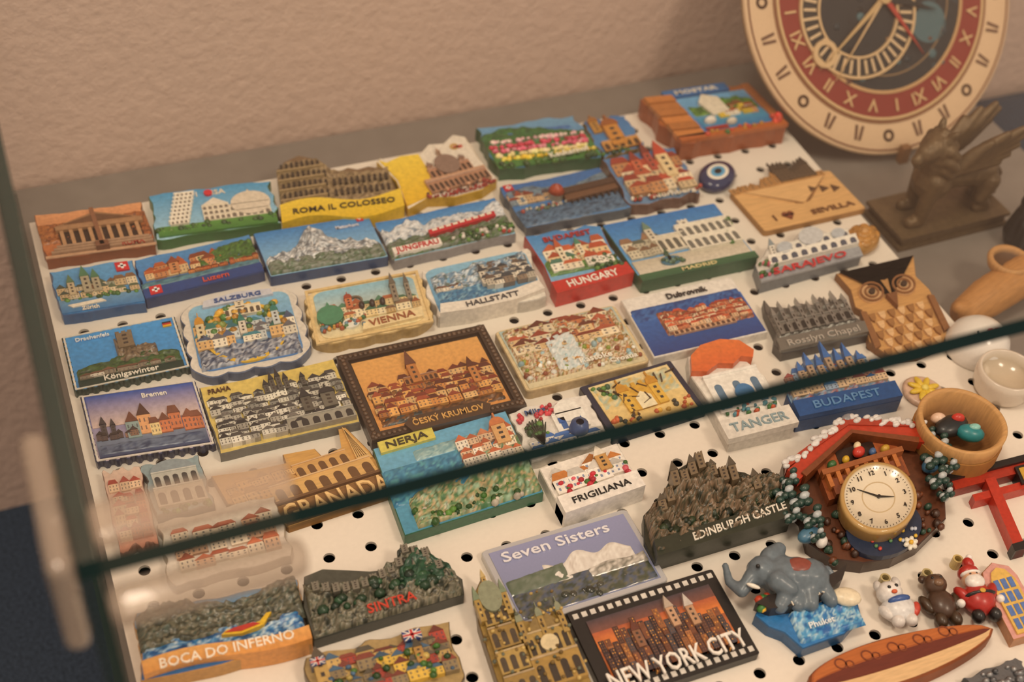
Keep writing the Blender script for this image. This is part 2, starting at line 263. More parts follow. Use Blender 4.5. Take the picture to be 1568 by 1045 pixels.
b=mk('lucerne'); b.slab(wavy(.012,8),'2f62a0','1d3c70','4a90d0'); b.rock(.5,1,.4,lambda u:.8+.1*math.sin(u*9),GR,1.2,.5,4,8,30,16); b.city(.05,.4,.7,.62,2,7,['d8a870','c88858','e0c090'],['a8552c','8a4426'],.28,seed=8); b.rock(0,1,.24,.38,['3a6a80','5a90a0','2c5468'],.3,.4,5,8,30,6); b.tow(.3,.42,.08,.4,'c88858','8a4426','spire',1.6)
b.city(.4,.34,1,.44,1,12,['b86838','c88048'],['7a3c24'],.12,1,seed=9); b.q(0,0,1,.22,.7,'1d4488'); b.text('Luzern',.6,.11,3.6,'d0503c',1,.22); b.swiss(.05,.04,.1,1); b.done('lakeside_town'+FM)
b=mk('matterhorn'); b.slab(rr(.02),'9accea','2a4a78','2f80c8')
mt=lambda u: max(.3+.25*math.sin(u*3.1), .94-abs(u-.47)*2.3)+.03*noise.noise(Vector((u*20,1,1)))
b.rock(0.01,.99,.2,mt,['6a7078','9aa2aa','e8ecf0','54585e','f4f4f4'],2,.5,6,10,70,40); b.rock(.01,.99,.02,lambda u:.26+.12*noise.noise(Vector((u*5,2,2))),['4a6a48','6a7a68','8a9088','38503a'],1.5,.9,4,11,50,14); b.swiss(.88,.88,.06,.5); b.text('Matterhorn',.78,.8,2.2,'e8e8f0',.6,.2); b.done('matterhorn'+FM)
b=mk('train'); b.slab(wavy(.015,9),'90c8e8','8a8a90','2f80c8'); b.rock(.0,1,.4,lambda u:.75+.16*noise.noise(Vector((u*6,3,3)))+.05*math.sin(u*14),['e8ecf0','a8b4c0','f8f8f8','8090a0'],1.6,.5,5,12,60,24); b.rock(0,1,.02,.45,['5a6a58','3f6b2c','8a8a88','2f4a2a'],1.2,.8,4,13,50,18)
b.ex([(.34,.3),(.9,.42),(.9,.54),(.34,.42)],0,3,'c02430')
for k in range(9): u=.37+.058*k; b.ex([(u,.37+.0125*k),(u+.04,.378+.0125*k),(u+.04,.43+.0125*k),(u,.42+.0125*k)],0,3.1,'e8e0d0')
b.blobs(.5,.02,1,.24,60,.8,1.8,GR+['b03828','e0d8d0'],5,1.6); b.q(.02,.04,.4,.2,2.6,'f0ece4'); b.text('JUNGFRAU',.21,.12,4.2,'c02028',2.7,.34); b.done('mountain_train'+FM)
b=mk('bridge'); b.slab(wavy(.015,10),'4a86c0','4a5868','2f6ab0'); b.rock(.0,1,.5,lambda u:.8+.08*math.sin(u*8),['5a7890','8098a8','486078'],1,.3,5,14,40,14); b.city(.0,.5,.4,.7,2,5,['e0d0b0','c8a880','8aa0b0'],['8a4030','5a5058'],.25,seed=10); b.rock(0,1,.02,.4,['3c5c7c','5c7c9c','2c4864'],.5,.4,5,15,40,14); b.lathe(.42,.52,[(4.2,-1),(4.2,4),(5,4,'b8502c'),(3,6.5,'a84428'),(.01,8,'a84428')],'d8c8a8',12)
b.ex([(.48,.34),(1,.4),(1,.52),(.48,.48)],0,2.2,'6a4a34'); b.ex([(.46,.47),(1,.52),(1,.64),(.5,.6)],0,2.8,'4a3428'); [b.q(.52+.06*k,.3,.53+.06*k,.4,2,'3a2a20') for k in range(8)]; b.swiss(.03,.86,.08,.6); b.blobs(.05,.3,.5,.4,26,.8,1.6,['c8c0b0','5a6a50','a04030'],6,.8); b.done('chapel_bridge'+FM)
b=mk('redtown'); b.slab(wavy(.03,11),'6a90b8','6a4a40','4a80b8'); b.city(.03,.08,.97,.75,4,4,['e0c8a0','f0e0c0','c89060'],['b04830','c86040','983c2c'],.34,.6,.6,seed=11); b.tow(.72,.35,.16,.75,'e8d0a0','c04830','spire',3);b.tow(.35,.5,.12,.5,'c86848','8a3428','spire',2); b.tow(.55,.55,.1,.6,'b05040','7a3028','spire',2); b.blobs(.0,.03,1,.1,20,1,1.8,['5a6a3a','a8402c','e8e0d0'],7,1.4); b.text('Nürnberg',.6,.03,3,'e8e0d0',2,.6); b.done('red_roof_town'+FM)
b=mk('piazza'); b.slab(rr(.02),'6ab0e0','2c5a40','2a78c4'); b.arc(.52,.3,.98,.72,7,2,1.6,'e8e2d2','70706a'); b.city(.03,.35,.4,.62,2,4,['c8c0a8','e0d8c0'],['6a7060','8a6a50'],.25,seed=12); b.arc(.3,.36,.56,.62,4,1,1.3,'e0d8c4','606058'); b.tow(.62,.6,.08,.3,'e8e2d2','b0b0a0','flat',1.4); b.tow(.3,.55,.06,.33,'d8d0bc','6a8878','spire',1.6)
b.q(.02,.1,.98,.32,.5,'d8d0c0','c0b8a4'); b.disc(.32,.22,6,0,1.2,'4a7a94',20,.6); b.tow(.32,.22,.03,.2,'4a6a50','3c5a44'); b.blobs(.25,.16,.42,.24,16,.8,1.4,['4a6a50','6a8878'],8,1.4); b.blobs(.85,.3,1,.7,26,1.2,2.2,GR,10); b.q(0,0,1,.1,1,'2c5a40','3a6a48'); b.text('MADRID',.5,.05,2.4,'e8d8a0',1.1,.3); b.done('piazza'+FM)
b=mk('sarajevo'); b.slab([(0,0),(1,.05),(1.02,.6),(.9,.72),(.8,.75),(.7,.95),(.55,1.02),(.42,.8),(.2,.85),(.1,.6),(0,.45)],'d8d4cc','6a7078')
b.arc(.12,.28,1,.5,9,1,2.4,'f0ece2','50586a'); b.arc(.3,.5,.95,.7,7,1,1.8,'e8e4da','50586a'); b.disc(.58,.72,8,0,2.6,'c8ccd0',18,.9); b.disc(.3,.6,5,0,2.6,'b8c0c8',16,.9); b.disc(.84,.62,4.5,0,2.6,'b8c0c8',16,.9); b.tow(.2,.5,.05,.45,'e8e4da','8a98a0'); b.q(.0,.0,1,.24,1,'9aa0a8'); b.blobs(0,.1,.2,.4,16,1.2,2.2,['3f6b2c','c84058','d8607a','2f5426'],11,1.2); b.text('SARAJEVO',.48,.11,4.8,'c82830',2.2,.72); b.done('town_hall'+FM)
b=mk('rose'); b.lathe(.5,.5,[(9,-8,'a07838'),(11,-5),(10.5,-1),(8,1)],'b88a48',24)
for k in range(3):
    for i in range(9-2*k): a=i*6.28/(9-2*k)+k*.5; r=8-2.6*k; b.ell(.5+r*math.cos(a)/b.W,.5+r*math.sin(a)/b.H,k*1.3-1,3.6,2.6,2.2,jit('b8843c',random.Random(i+k),.2),rot=a+1.57)
b.ell(.5,.5,3,2.5,2.5,2,'c8985c'); b.done('carved_rose'+FM)
b=mk('budapest'); b.slab([(0,0),(1.02,.08),(1.0,.2),(.95,.6),(.98,.95),(.8,1.02),(.6,.97),(.4,1.03),(.15,1),(.0,1.02),(.04,.5)],'8ac0e4','a82c24','3a88cc'); b.rock(.05,.95,.3,lambda u:.5+.1*math.sin(u*6),['4a7a3a','6a9a4a','3a6030'],1,.5,4,16,30,14); b.city(.1,.32,.9,.62,3,4,['f0e6cc','e0c89a','f4efe0'],['b85a34','a84a2c','4a7a6a'],.24,.8,seed=13); b.tow(.3,.45,.08,.4,'e8dcc0','b85a34','spire',2);b.tow(.55,.5,.07,.3,'e8dcc0','4a8a70','spire',2); b.blobs(.6,.22,.95,.45,20,1.2,2.2,GR,12,1); b.text('BUDAPEST',.5,.88,4,'b02c28',.7,.62); b.ex([(0,0),(.5,.03),(1.02,.08),(1.0,.26),(.5,.2),(0,.18)],-7.9,2,'c02c24'); b.text('HUNGARY',.5,.115,5,'f4f0e8',2.2,.66,.06); b.done('budapest'+FM)
def inner(b,c,c2,m=.06): b.ex([(.5+(p[0]-.5)*(1-2*m),.5+(p[1]-.5)*(1-2*m)) for p in rr(.12)],-.1,.4,c,c2)
b=mk('hallstatt'); b.slab(wavy(.03,13),'e6e0d6','c8c4bc'); inner(b,'4a88b8','8ac0e0',.03); b.rock(.05,.95,.45,lambda u:.8+.12*noise.noise(Vector((u*5,5,5)))+.1*u,['5a80a0','8aa8c0','e8eef2','466a88','6a7a70'],1.6,.6,5,17,50,22); b.rock(.05,.6,.2,.5,['2f6a9a','5a98c0','2a5a88','88b8d0'],.5,.6,4,18,30,14); b.city(.48,.3,.95,.8,5,5,['c8c0b0','e0d8c8','8a7a6a'],['4a5058','6a5a50','3a4048'],.17,1,.5,seed=14); b.tow(.5,.4,.05,.4,'d8d0c0','3a4048','spire',2.6); b.city(.05,.45,.3,.52,1,4,['e0d8c8'],['6a4a3a'],.1,1.4,seed=15); b.ex([(.02,.02),(.3,-.03),(.7,-.03),(.98,.06),(.96,.24),(.7,.17),(.3,.15),(.05,.2)],-8,2.4,'e8e2d8'); b.text('HALLSTATT',.5,.07,3.6,'4a4a50',2.6,.48); b.done('hallstatt'+FM)
b=mk('vienna'); b.slab(scal(.03,20,4),'e8d2a0','b89a60'); inner(b,'e8d8a8','8ac0d8',.06); b.frame(1.6,.8,'e0c48c')
b.city(.06,.3,.94,.6,2,9,['e8d09a','d8b880','f0e2bc','8a9080'],['a8603c','4a7a60','8a6a50'],.2,.8,seed=16); b.tow(.74,.45,.05,.55,'8a8070','6a6458','spire',2.4); b.tow(.86,.45,.04,.5,'8a8070','6a6458','spire',2.4); b.disc(.16,.42,7,0,2.6,'4a8a6a',18,1); b.tow(.16,.5,.03,.2,'4a8a6a','4a8a6a'); [b.ell(.44+.09*k,.5,2,1.6,2.6,1.6,'3a2c28') for k in range(3)]; b.ring(.4,.62,3,4,1.6,'7a7060',20); b.tow(.34,.5,.06,.3,'c87850','a04830','dome',2); b.disc(.32,.24,4.5,0,1.6,'e8e8dc',16,.8)
b.blobs(.06,.18,.45,.34,40,.8,1.6,['c89848','4a7a50','b05838','6a8a9a'],13,1.2); b.ex([(.4,.06),(.92,.1),(.94,.28),(.42,.22)],0,2,'ecd8a8'); b.text('VIENNA',.66,.165,4.6,'9a5a38',2.2,.4,.06); b.done('vienna'+FM)
b=mk('salzburg'); b.slab(scal(.035,20,4),'dcd6cc','5a6a88'); inner(b,'4a80c0','8ac0e0',.05); b.ring(.5,.45,19,21,1.4,'e0b83c',40); b.blobs(.2,.45,.85,.85,44,1.6,3,['d8a838','c08a2c','4a7a3a','8a9a4a'],14,.5); b.city(.06,.3,.94,.6,3,7,['e8e0cc','c8d0d0','d8b078'],['3a7a88','4a5a78','2f6a60','6a6a70'],.2,1,.5,seed=17); b.arc(.35,.68,.68,.8,6,1,2,'e8dcc0','5a5044'); b.tow(.5,.78,.08,.14,'e0d4b8','6a6a70','flat',2); b.tow(.12,.4,.07,.4,'d8c8a0','c89030','dome',2.4); b.tow(.78,.45,.06,.3,'c8d0d0','2f7a70','dome',2.8);b.tow(.48,.4,.06,.28,'d8d0c0','2f7a70','spire',3); b.rock(.06,.94,.06,.32,['3a4a68','8a94a8','c8ccd4','2a3854'],1.4,1,3,19,40,14); b.ex([(.18,.88),(.82,.9),(.8,.98),(.5,1.02),(.2,.97)],0,1.6,'c8ccd8'); b.text('SALZBURG',.5,.94,3,'3a5a98',1.8,.42); b.done('salzburg'+FM)
b=mk('konigswinter'); b.slab(stamp(),'3f8cd0','1c3c34','3f98e0'); b.frame(.9,.3,'dcd8cc'); b.rock(.04,.96,.12,lambda u:.3+.12*math.sin(u*3),['2c4a2a','4a6a34','1f3a24'],1.2,.6,4,20,40,14); b.rock(.42,.78,.3,lambda u:.75+.07*math.sin(u*50) if u<.6 else .55,['6a5a48','8a7860','4a3e34'],1.4,1.2,3,21,24,20); b.tow(.52,.5,.14,.45,'7a6a54','6a5a48','flat',3); b.city(.06,.12,.9,.22,1,8,['d8d0c0','8a8070'],['6a4a3a'],.1,1.4,seed=18); b.text('Drachenfels',.25,.88,2.4,'e8f0f4',.6,.3); b.q(.04,.02,.96,.13,.8,'16342c'); b.text('Königswinter',.5,.075,3.4,'e8e4d8',1.1,.48); b.q(.88,.87,.96,.9,.6,'101010');b.q(.88,.84,.96,.87,.6,'c02820');b.q(.88,.81,.96,.84,.6,'e0b020'); b.done('castle_hill'+FM)
b=mk('canal'); b.slab(stamp(),'c8b8c8','1c2c50','1c4ca0'); b.frame(.9,.3,'d8d4cc'); b.q(.03,.48,.97,.97,.35,'d8c0b8','1f4fa8'); b.q(.03,.03,.97,.28,.5,'2c3e68','7a88a0'); b.rock(.03,.97,.05,.22,['2c3e60','6a7a94','3a4c70'],.4,.5,6,22,30,8); b.city(.3,.24,.97,.5,1,7,['c87850','d8a070','8aa0a0','e0c890'],['5a3a30','7a4a38'],.42,1,seed=19); b.city(.03,.26,.4,.34,1,6,['5a4a48','8a6a58'],['3a3030'],.12,1,seed=20); b.tow(.12,.32,.05,.3,'4a4448','3a3438','spire',1); b.tow(.2,.32,.04,.25,'4a4448','3a3438','spire',1); b.text('Bremen',.62,.86,3,'f0ece4',.7,.22); b.done('canal_houses'+FM)
b=mk('praha'); b.slab(wavy(.01,14),'d8c070','6a6a64','dcc46a'); b.city(.02,.5,.98,.78,3,12,['c8c4b8','e0dccc','8a8a84'],['3a3a3c','54524e'],.13,.4,.3,win='2a2a2c',seed=21)
for u,h in ((.5,.3),(.55,.34),(.6,.25),(.72,.2),(.45,.2)): b.tow(u,.68,.035,h,'54524e','2c2c30','spire',1.6)
b.city(.02,.05,.98,.5,5,13,['d8d4c8','e8e4d8','a8a49a'],['2c2c30','4a4848','6a6662'],.13,.9,.35,win='202024',seed=22); b.tow(.68,.25,.07,.35,'5a564e','2c2c30','spire',3);b.tow(.84,.25,.1,.34,'6a665c','2c2c30','dome',3); b.arc(.5,.04,.98,.2,6,1,2.8,'9a968a','2a2a2c'); b.text('PRAHA',.13,.9,3,'5a3a20',.6,.16); b.done('prague'+FM)
b=mk('krumlov'); b.slab(rr(.02),'3c2a1c','2a1c14'); b.frame(4.6,1.6,'38281c',1,'5c4430'); b.q(.075,.1,.925,.9,.4,'d8944c','e0a860')
b.rock(.09,.91,.12,.5,['3a2a1c','6a4426','8a5a2c','4a3420'],1,.5,4,23,50,20); b.city(.09,.2,.91,.58,5,12,['c88848','e0a860','a86c38','d8b078'],['7a3420','93442a','5a2a1c'],.12,.7,.32,seed=23); b.tow(.42,.5,.06,.38,'b87840','6a4030','spire',2.4,.45); b.arc(.34,.5,.56,.58,7,1,1.8,'a87040','4a2c1c'); b.rock(.12,.5,.12,.22,['2c3438','54646a','1f2628'],.3,.9,4,24,20,6); b.tow(.78,.35,.05,.3,'c08048','5a2c1c','spire',2.6)
b.ex([(.25,-.02),(.75,-.02),(.78,.07),(.72,.13),(.28,.13),(.22,.07)],0,3,'4a3423'); b.text('ČESKÝ KRUMLOV',.5,.055,3.6,'d8a860',3.2,.46); b.done('framed_old_town'+FM)
b=mk('rastoke'); b.slab(rr(.05),'d8c49a','b8a078'); b.q(.03,.03,.97,.97,.3,'d8cca8','a8c0c0'); b.rock(.04,.96,.1,.95,['d8cca8','8a6a3c','e8e0cc','a85a38','6a7a3c','c89a5c','e0d0b0'],1.4,.5,4,25,70,50); b.city(.05,.5,.9,.9,3,5,['d8b888','b87048','e8d8b8'],['8a3c28','a8543a','6a3424'],.2,1.2,.2,seed=24); b.blobs(.05,.1,.95,.5,60,1,2,['e8e8e0','a8c8d0','8a9a3c','c88a3c','8a4a30'],15,.8); b.rock(.3,.55,.15,.7,['e8ecec','b8ccd0','f0f0ec'],1.2,1.6,2.5,55,16,24); b.text('Rastoke',.6,.2,3.6,'f4f0e4',2.8,.26); b.text('Croatia',.8,.1,3,'f4f0e4',2.6,.22); b.done('waterfall_village'+FM)
b=mk('dubrovnik'); b.slab(RC,'e8e4de','e0dcd4'); b.q(.01,.02,.99,.72,.15,'1c3f88','2f68b8'); b.rock(.01,.99,.55,.8,['1c4890','3a70b8','16387c'],.2,.2,5,26,40,8)
b.rock(.2,.98,.26,lambda u:.6+.07*math.sin(u*7),['6a3c2c','a05034','4a4a34','c07048'],.8,.5,3,27,50,14); b.city(.22,.3,.96,.62,4,12,['e0b890','c87a54','e8d0b0'],['b84a2c','c85c38','983a24'],.1,.6,.35,seed=25); b.arc(.25,.24,.8,.32,12,1,1.2,'c8a080','5a3c30'); b.text('Dubrovnik',.55,.88,4,'1c1c24',.6,.36); b.done('dubrovnik'+FM)
b=mk('chapel'); b.slab([(.02,0),(.98,.0),(1.02,.25),(.95,.4),(.93,.85),(.8,.75),(.7,.95),(.6,.8),(.45,.9),(.3,.85),(.12,.95),(.1,1.1),(.06,.9),(.05,.4),(-.02,.2)],'80807e','5a5a5a'); b.rock(.06,.93,.28,lambda u:.78+.05*math.sin(u*40),['64645f','9a9a96','7a7a76'],1,.6,2,28,40,20); 
for k in range(9): b.tow(.1+.1*k,.3,.04,.55+.1*(k%2),'9a9a98','aaaaa8','spire',2.2,.3)
b.arc(.12,.32,.9,.55,8,1,1.9,'8c8c88','3c3c3c'); b.ex([(0,.02),(.98,.02),(1,.24),(.02,.26)],0,1.6,'8c8c88'); b.text('Rosslyn Chapel',.5,.12,4.4,'d0d0cc',1.9,.8); b.done('stone_chapel'+FM,M_PW)
b=mk('owl'); b.slab([(.15,0),(.5,-.05),(.85,0),(1,.15),(1,.6),(.92,.78),(1.02,1.02),(.8,.95),(.5,.9),(.2,.95),(-.02,1.02),(.06,.8),(.02,.6),(.08,.55),(0,.2)],'c8985c','8a5c30'); b.ex([(-.0,1),(.45,.82),(.5,.6),(.55,.82),(1,1),(.8,.86),(.5,.8),(.2,.86)],0,1,'b08450')
for u in(.28,.7): b.disc(u,.7,7.6,0,1,'dcb484'); b.ring(u,.7,6.2,7.4,1.7,'8a5c34',24); b.ring(u,.7,3.4,4.6,1.7,'8a5c34',20); b.disc(u,.7,2,0,2,'3c2818')
b.ex([(.42,.62),(.56,.62),(.49,.46)],0,2.4,'7a4c28')
for r in range(5):
    for k in range(6):
        u=.16+.125*k+(.06 if r%2 else 0); v=.44-.1*r
        if u<.9: b.ex([(u-.045,v+.03),(u+.045,v+.03),(u+.03,v-.03),(u,v-.06),(u-.03,v-.03)],0,1+.1*(r%2),'dcb484' if (r+k)%2 else '9a6c3c')
for u in(0.02,.9): b.ex([(u,.1),(u+.08,.12),(u+.09,.5),(u+.02,.52)],0,1.4,'8a5c34')
b.done('wooden_owl'+FM,M_W)
b=mk('tanger'); b.slab([(.05,.02),(.95,.0),(.97,.6),(.85,.8),(.9,1),(.1,1),(.0,.8),(.05,.5)],'e8e4dc','d0ccc4'); b.ex([(0,.78),(.1,.95),(.3,1.04),(.6,1.06),(.85,1.0),(.97,.86),(.9,.78),(.75,.82),(.6,.76),(.4,.8),(.2,.74)],-6,3,'d8642c','e07838'); b.arc(.12,.3,.9,.72,3,1,1.4,'efece6','5a7a98',.4); b.disc(.55,.45,5,0,2.4,'3a78b0',18,1.1); b.blobs(.1,.24,.9,.34,24,1,1.8,['4a7a4a','5a90a0','c86040'],16,1); b.q(0,0,1,.2,3,'dcd8d0'); b.text('TANGER',.5,.1,5.5,'8aa0a8',3.2,.8); b.done('moroccan_gate'+FM)
b=mk('parliament'); b.slab([(0,0),(1.02,0),(1,.5),(.9,.6),(.8,.8),(.6,.9),(.3,.85),(.1,.6),(0,.4)],'7a98b0','24487c'); b.rock(.02,.98,.25,.55,['5a7a98','8aa8c0','a85a48','3a5a80'],1.2,.8,4,29,40,16); b.city(.02,.3,.98,.65,3,9,['c8b090','a87868','8aa0b8'],['2f5f98','3f78b8','8a4040'],.2,1,.5,seed=26)
for k,h in enumerate((.3,.42,.36,.55,.4,.46,.3)): b.tow(.2+.1*k,.5,.06,h,'a89078','2f68b0','spire',2.6,.5)
b.q(0,0,1.02,.24,2.4,'24508c'); b.text('BUDAPEST',.5,.12,5,'5a88b8',2.6,.66); b.done('parliament'+FM)
b=mk('gate'); b.slab(rr(.02),'1c2440','141a30'); b.q(.07,.07,.93,.93,.4,'e0c078','ecd8a0'); b.rock(.07,.93,.45,.92,['e8d8a8','a8c0b0','dcb860'],.3,.4,6,30,24,12)
b.q(.3,.3,.7,.72,1.2,'d8a83c'); b.ex([(.42,.3),(.58,.3),(.58,.5),(.5,.6),(.42,.5)],0,1.3,'f0e4c0'); [b.q(.3+.08*k,.72,.34+.08*k,.78,1.2,'d8a83c') for k in range(6)]; b.tow(.34,.3,.1,.6,'e0b448','c8902c','dome',1.5); b.tow(.66,.3,.1,.6,'e0b448','c8902c','dome',1.5)
for k in range(14):
    R=random.Random(k); u=.1+.78*R.random(); v=.12+.7*R.random(); a=R.uniform(0,3); b.ex([(u,v),(u+.012,v),(u+.012+.1*math.cos(a),v+.14*math.sin(a)),(u+.1*math.cos(a),v+.14*math.sin(a))],0,1.6,'4a3020')
b.blobs(.08,.1,.92,.3,26,1,1.8,['c86030','d8a83c','3a3a30'],17,.5); b.blobs(.1,.6,.28,.88,8,1.2,2,['3f6b4c','5c8a3a'],18,.5); b.done('city_gate'+FM)
b=mk('whitehouse'); b.slab(wavy(.03,15),'e6e2dc','c8c4bc'); b.arc(.45,.35,.85,.7,2,1,1.6,'f0eee8','3a6ab0',.35); b.disc(.66,.7,7,0,2,'f0eee8',16,1); b.q(.5,.5,.58,.6,2,'2f62b0'); b.lathe(.68,.3,[(4,0),(5,2),(4.4,5),(2,6)],'2c4a80',14); b.blobs(.05,.7,.6,.95,26,.9,1.6,['c83040','e04858'],19,.5); b.city(.05,.05,.95,.3,2,5,['f0eee8','e0dcd4'],['3a6ab0','c8c4bc'],.2,1,seed=27,win='2f62b0')
for k in range(9): a=.5+.3*k; b.ex([(.2,.2),(.23,.2),(.235+.14*math.cos(a),.5+.2*math.sin(a)),(.22+.14*math.cos(a),.5+.2*math.sin(a))],0,1.8,'2c3428')
b.blobs(.1,.4,.35,.66,14,1,2,GR,20,1); b.text('Mijas',.3,.88,3,'3a5a8a',1,.25); b.done('white_village'+FM)
b=mk('frigiliana'); b.slab(RC,'ece8e0','dcd8ce'); b.city(.05,.35,.95,.7,2,4,['f4f0e8','e8e4da'],['d8d4cc','b8763c'],.4,1,seed=28,win='2f62a0'); b.blobs(.05,.3,.95,.6,22,1,2,['c83040','4a7a3a','d86070'],21,1.2); b.tow(.7,.5,.14,.5,'c89a5c','e8e0d0','spire',2.6); b.ex([(0,-.06),(1,-.06),(1,.28),(0,.28)],-8,3,'eeeae4'); b.text('FRIGILIANA',.5,.11,3.6,'1c1c1c',3.1,.72); b.done('white_street'+FM)
b=mk('nerja'); b.slab(RC,'4a90b0','3a6a50','6ab0d8'); b.rock(.0,.6,.3,.72,['2a78a0','4a9ac0','1f6490','5aa8b8'],.5,.4,7,31,30,20); b.rock(.1,1,lambda u:.02,lambda u:.3+.4*u,['4a7a50','7a9a6a','c8b088','35603c','98b89a'],1.6,.6,6,32,50,24); b.city(.55,.45,.98,.8,3,5,['e8dcc4','f0e8d8','d8b898'],['b8603c','c88058'],.15,1.4,.4,seed=29); b.tow(.88,.6,.1,.36,'d8a870','c87848','dome',3); b.rock(.25,.75,.72,.85,['8ab0b8','6a9aa8','a8c8c8'],.5,.3,5,33,24,8); b.q(.04,.9,.44,1.03,1.4,'d8cc60'); b.text('NERJA',.24,.965,4,'3a3420',1.6,.3); b.blobs(.1,.02,.95,.2,40,1,2.2,GR+['c8c0b0'],22,1); b.done('nerja_coast'+FM)
b=mk('granada'); b.slab([(0,0),(1,0),(1,.6),(.93,1.05),(.88,1.02),(.8,.75),(.6,.72),(.58,.85),(.3,.9),(.28,.78),(-.05,.82),(-.35,.9),(-.35,.5),(-.1,.3)],'d0a058','9a7038'); b.arc(.02,.3,.95,.52,7,1,1.2,'d8ac68','6a4826'); b.arc(.3,.52,.8,.7,5,1,.9,'d0a260','6a4826'); b.ex([(.84,.5),(.98,.5),(.9,1)],0,.9,'dcb472'); [b.ex([(.86+.02*k,.55),(.865+.02*k,.55),(.9,.95)],0,1.1,'6a4826') for k in range(5)]
b.city(-.3,.4,.3,.75,2,6,['d0a058','dcb070'],['b88a48'],.2,.5,.2,win='6a4826',seed=30); b.ex([(-.0,.28),(1,.28),(1,.31),(0,.31)],0,1.5,'6a4826'); b.ex([(.0,.02),(1,.02),(1,.27),(0,.27)],0,.3,'8a6234'); b.text('GRANADA',.5,.14,10,'ecc688',1.2,.96,0,1); b.done('wooden_palace'+FM,M_W)
b=mk('arches'); b.slab(wavy(.04,16),'8aa0a8','6a6a68'); b.arc(.08,.1,.92,.45,4,1,2,'c8c4b8','3a3a3c'); b.arc(.12,.45,.9,.75,5,1,1.5,'b8b8b0','3a3a3c'); b.disc(.5,.75,10,0,1.2,'8a98a0',20,.7); b.blobs(.05,.02,.95,.12,16,1,1.6,GR,23); b.done('arcade_building'+FM)
b=mk('redcity'); b.slab(wavy(.04,17),'c88870','8a5a48','d8c0b0'); b.city(.08,.08,.92,.85,5,3,['e0c0a0','c87858'],['b04838','a85040'],.2,.6,.4,seed=31); b.done('terracotta_town'+FM)
b=mk('redstone'); b.slab(wavy(.03,18),'d8d0c4','a89a88'); b.city(.08,.15,.92,.85,3,6,['e8d8c0','d0a888'],['b86848','a85a40'],.25,.6,.4,seed=32); b.done('seaside_houses'+FM)
b=mk('boca'); b.slab(wavy(.02,19),'2a68a8','b88a4c','5a90b8'); b.rock(.0,1,.4,lambda u:.95+.1*math.sin(u*8),['3a4038','6a6a58','2a3028','8a8470','4a5a50'],2,.8,4,34,60,26); b.rock(.02,.98,.2,.5,['1c5898','3a88c0','c8dce4','2a78b0','16487c'],.8,.8,8,35,50,14)
b.ex([(.48,.34),(.6,.3),(.74,.36),(.8,.52),(.77,.52),(.72,.42),(.6,.38),(.52,.4)],0,3.0,'e0b828'); b.ex([(.5,.36),(.6,.33),(.72,.38),(.68,.42),(.56,.4)],0,3.2,'b83428')
bn=[(u/16,.02+.05*math.sin(u/16*6)) for u in range(17)]; b.ex(bn+[(p[0],p[1]+.2) for p in bn[::-1]],-7.9,3,'d8944c','e0a860'); b.text('BOCA DO INFERNO',.5,.12,4.6,'f4ead8',3.2,.8); b.done('sea_cliff'+FM)
b=mk('sintra'); so=[(0,0),(.5,.06),(1,.12),(1.02,.35),(.92,.65),(.8,.95),(.72,.98),(.6,.75),(.45,.8),(.3,.9),(.15,1.0),(.03,.95),(-.02,.5)]
b.slab(so,'4a4c44','34362f'); tp=lambda u: .9-.25*abs(math.sin(u*4.2+.2))+(.12 if u>.65 and u<.85 else 0)-.25*max(0,u-.85)/.15
b.rock(.01,.99,lambda u:.02+.1*u,tp,['34382f','6a6658','9a9480','3f4a38','7a7666'],4,1,5,36,90,50); b.rock(.62,.97,.35,lambda u:.93-abs(u-.77)*2,['1f4030','2c5a40','24483a'],2.2,3,4,37,24,20)
for k in range(14): b.tow(.08+.062*k,tp(.08+.062*k)-.16,.045,.2,'7a766a','6a665c','flat',4.6)
b.blobs(.03,.3,.95,.6,30,1.6,3,['24402c','2f5438','1c3024'],24,3); b.text('SINTRA',.52,.16,4.6,'c8402c',5.6,.32,.06,.6); b.done('rocky_castle'+FM)
b=mk('sisters'); b.slab(rr(.04),'b8b8bc','c8c8c8'); b.q(.04,.06,.96,.94,.3,'7c86a8','9298c0'); b.rock(.04,.96,.06,.42,['4a5244','6a6a58','54607a','3c463c'],.3,.35,7,38,50,18); b.field(.3,.9,lambda u:.34,lambda u:.66+.05*math.sin(u*26)-.25*abs(u-.6),40,10,lambda u,v:.5,lambda u,v:mix('c8c0b8','eceae4',b.nz(u,v,2)+.6)); b.rock(.04,.45,.34,lambda u:.55+.1*u,['5a6a58','7a8478'],.3,.5,5,39,20,8); b.rock(.55,.96,.28,lambda u:.44+.02*math.sin(u*20),['e0dcd4','a8a49c','7a7a70'],.3,.7,3,40,20,6); b.blobs(.3,.08,.8,.24,14,1,2.4,['3c4038','4a4a40'],25,.2,.4); b.text('Seven Sisters',.46,.83,5.4,'e8e8f0',.7,.72); b.done('chalk_cliffs'+FM,M_CE)
b=mk('edinburgh'); b.slab([(0,0),(1,-.02),(1.05,.2),(1.0,.4),(.9,.55),(.8,.7),(.6,.85),(.45,1.02),(.3,.95),(.15,.7),(.0,.55),(-.04,.25)],'333428','2a2e24')
te=lambda u:.5+.42*math.exp(-((u-.42)/.26)**2)+.04*math.sin(u*30)
b.rock(.0,1.0,.02,te,['34382c','6a5c48','9a8068','4a5040','7a6854'],6,1.5,5,41,90,60)
for k in range(11): u=.12+.07*k; b.tow(u,te(u)-.15,.055,.2+.05*(k%3),'7a6a54','5a5246','flat' if k%2 else 'spire',7)
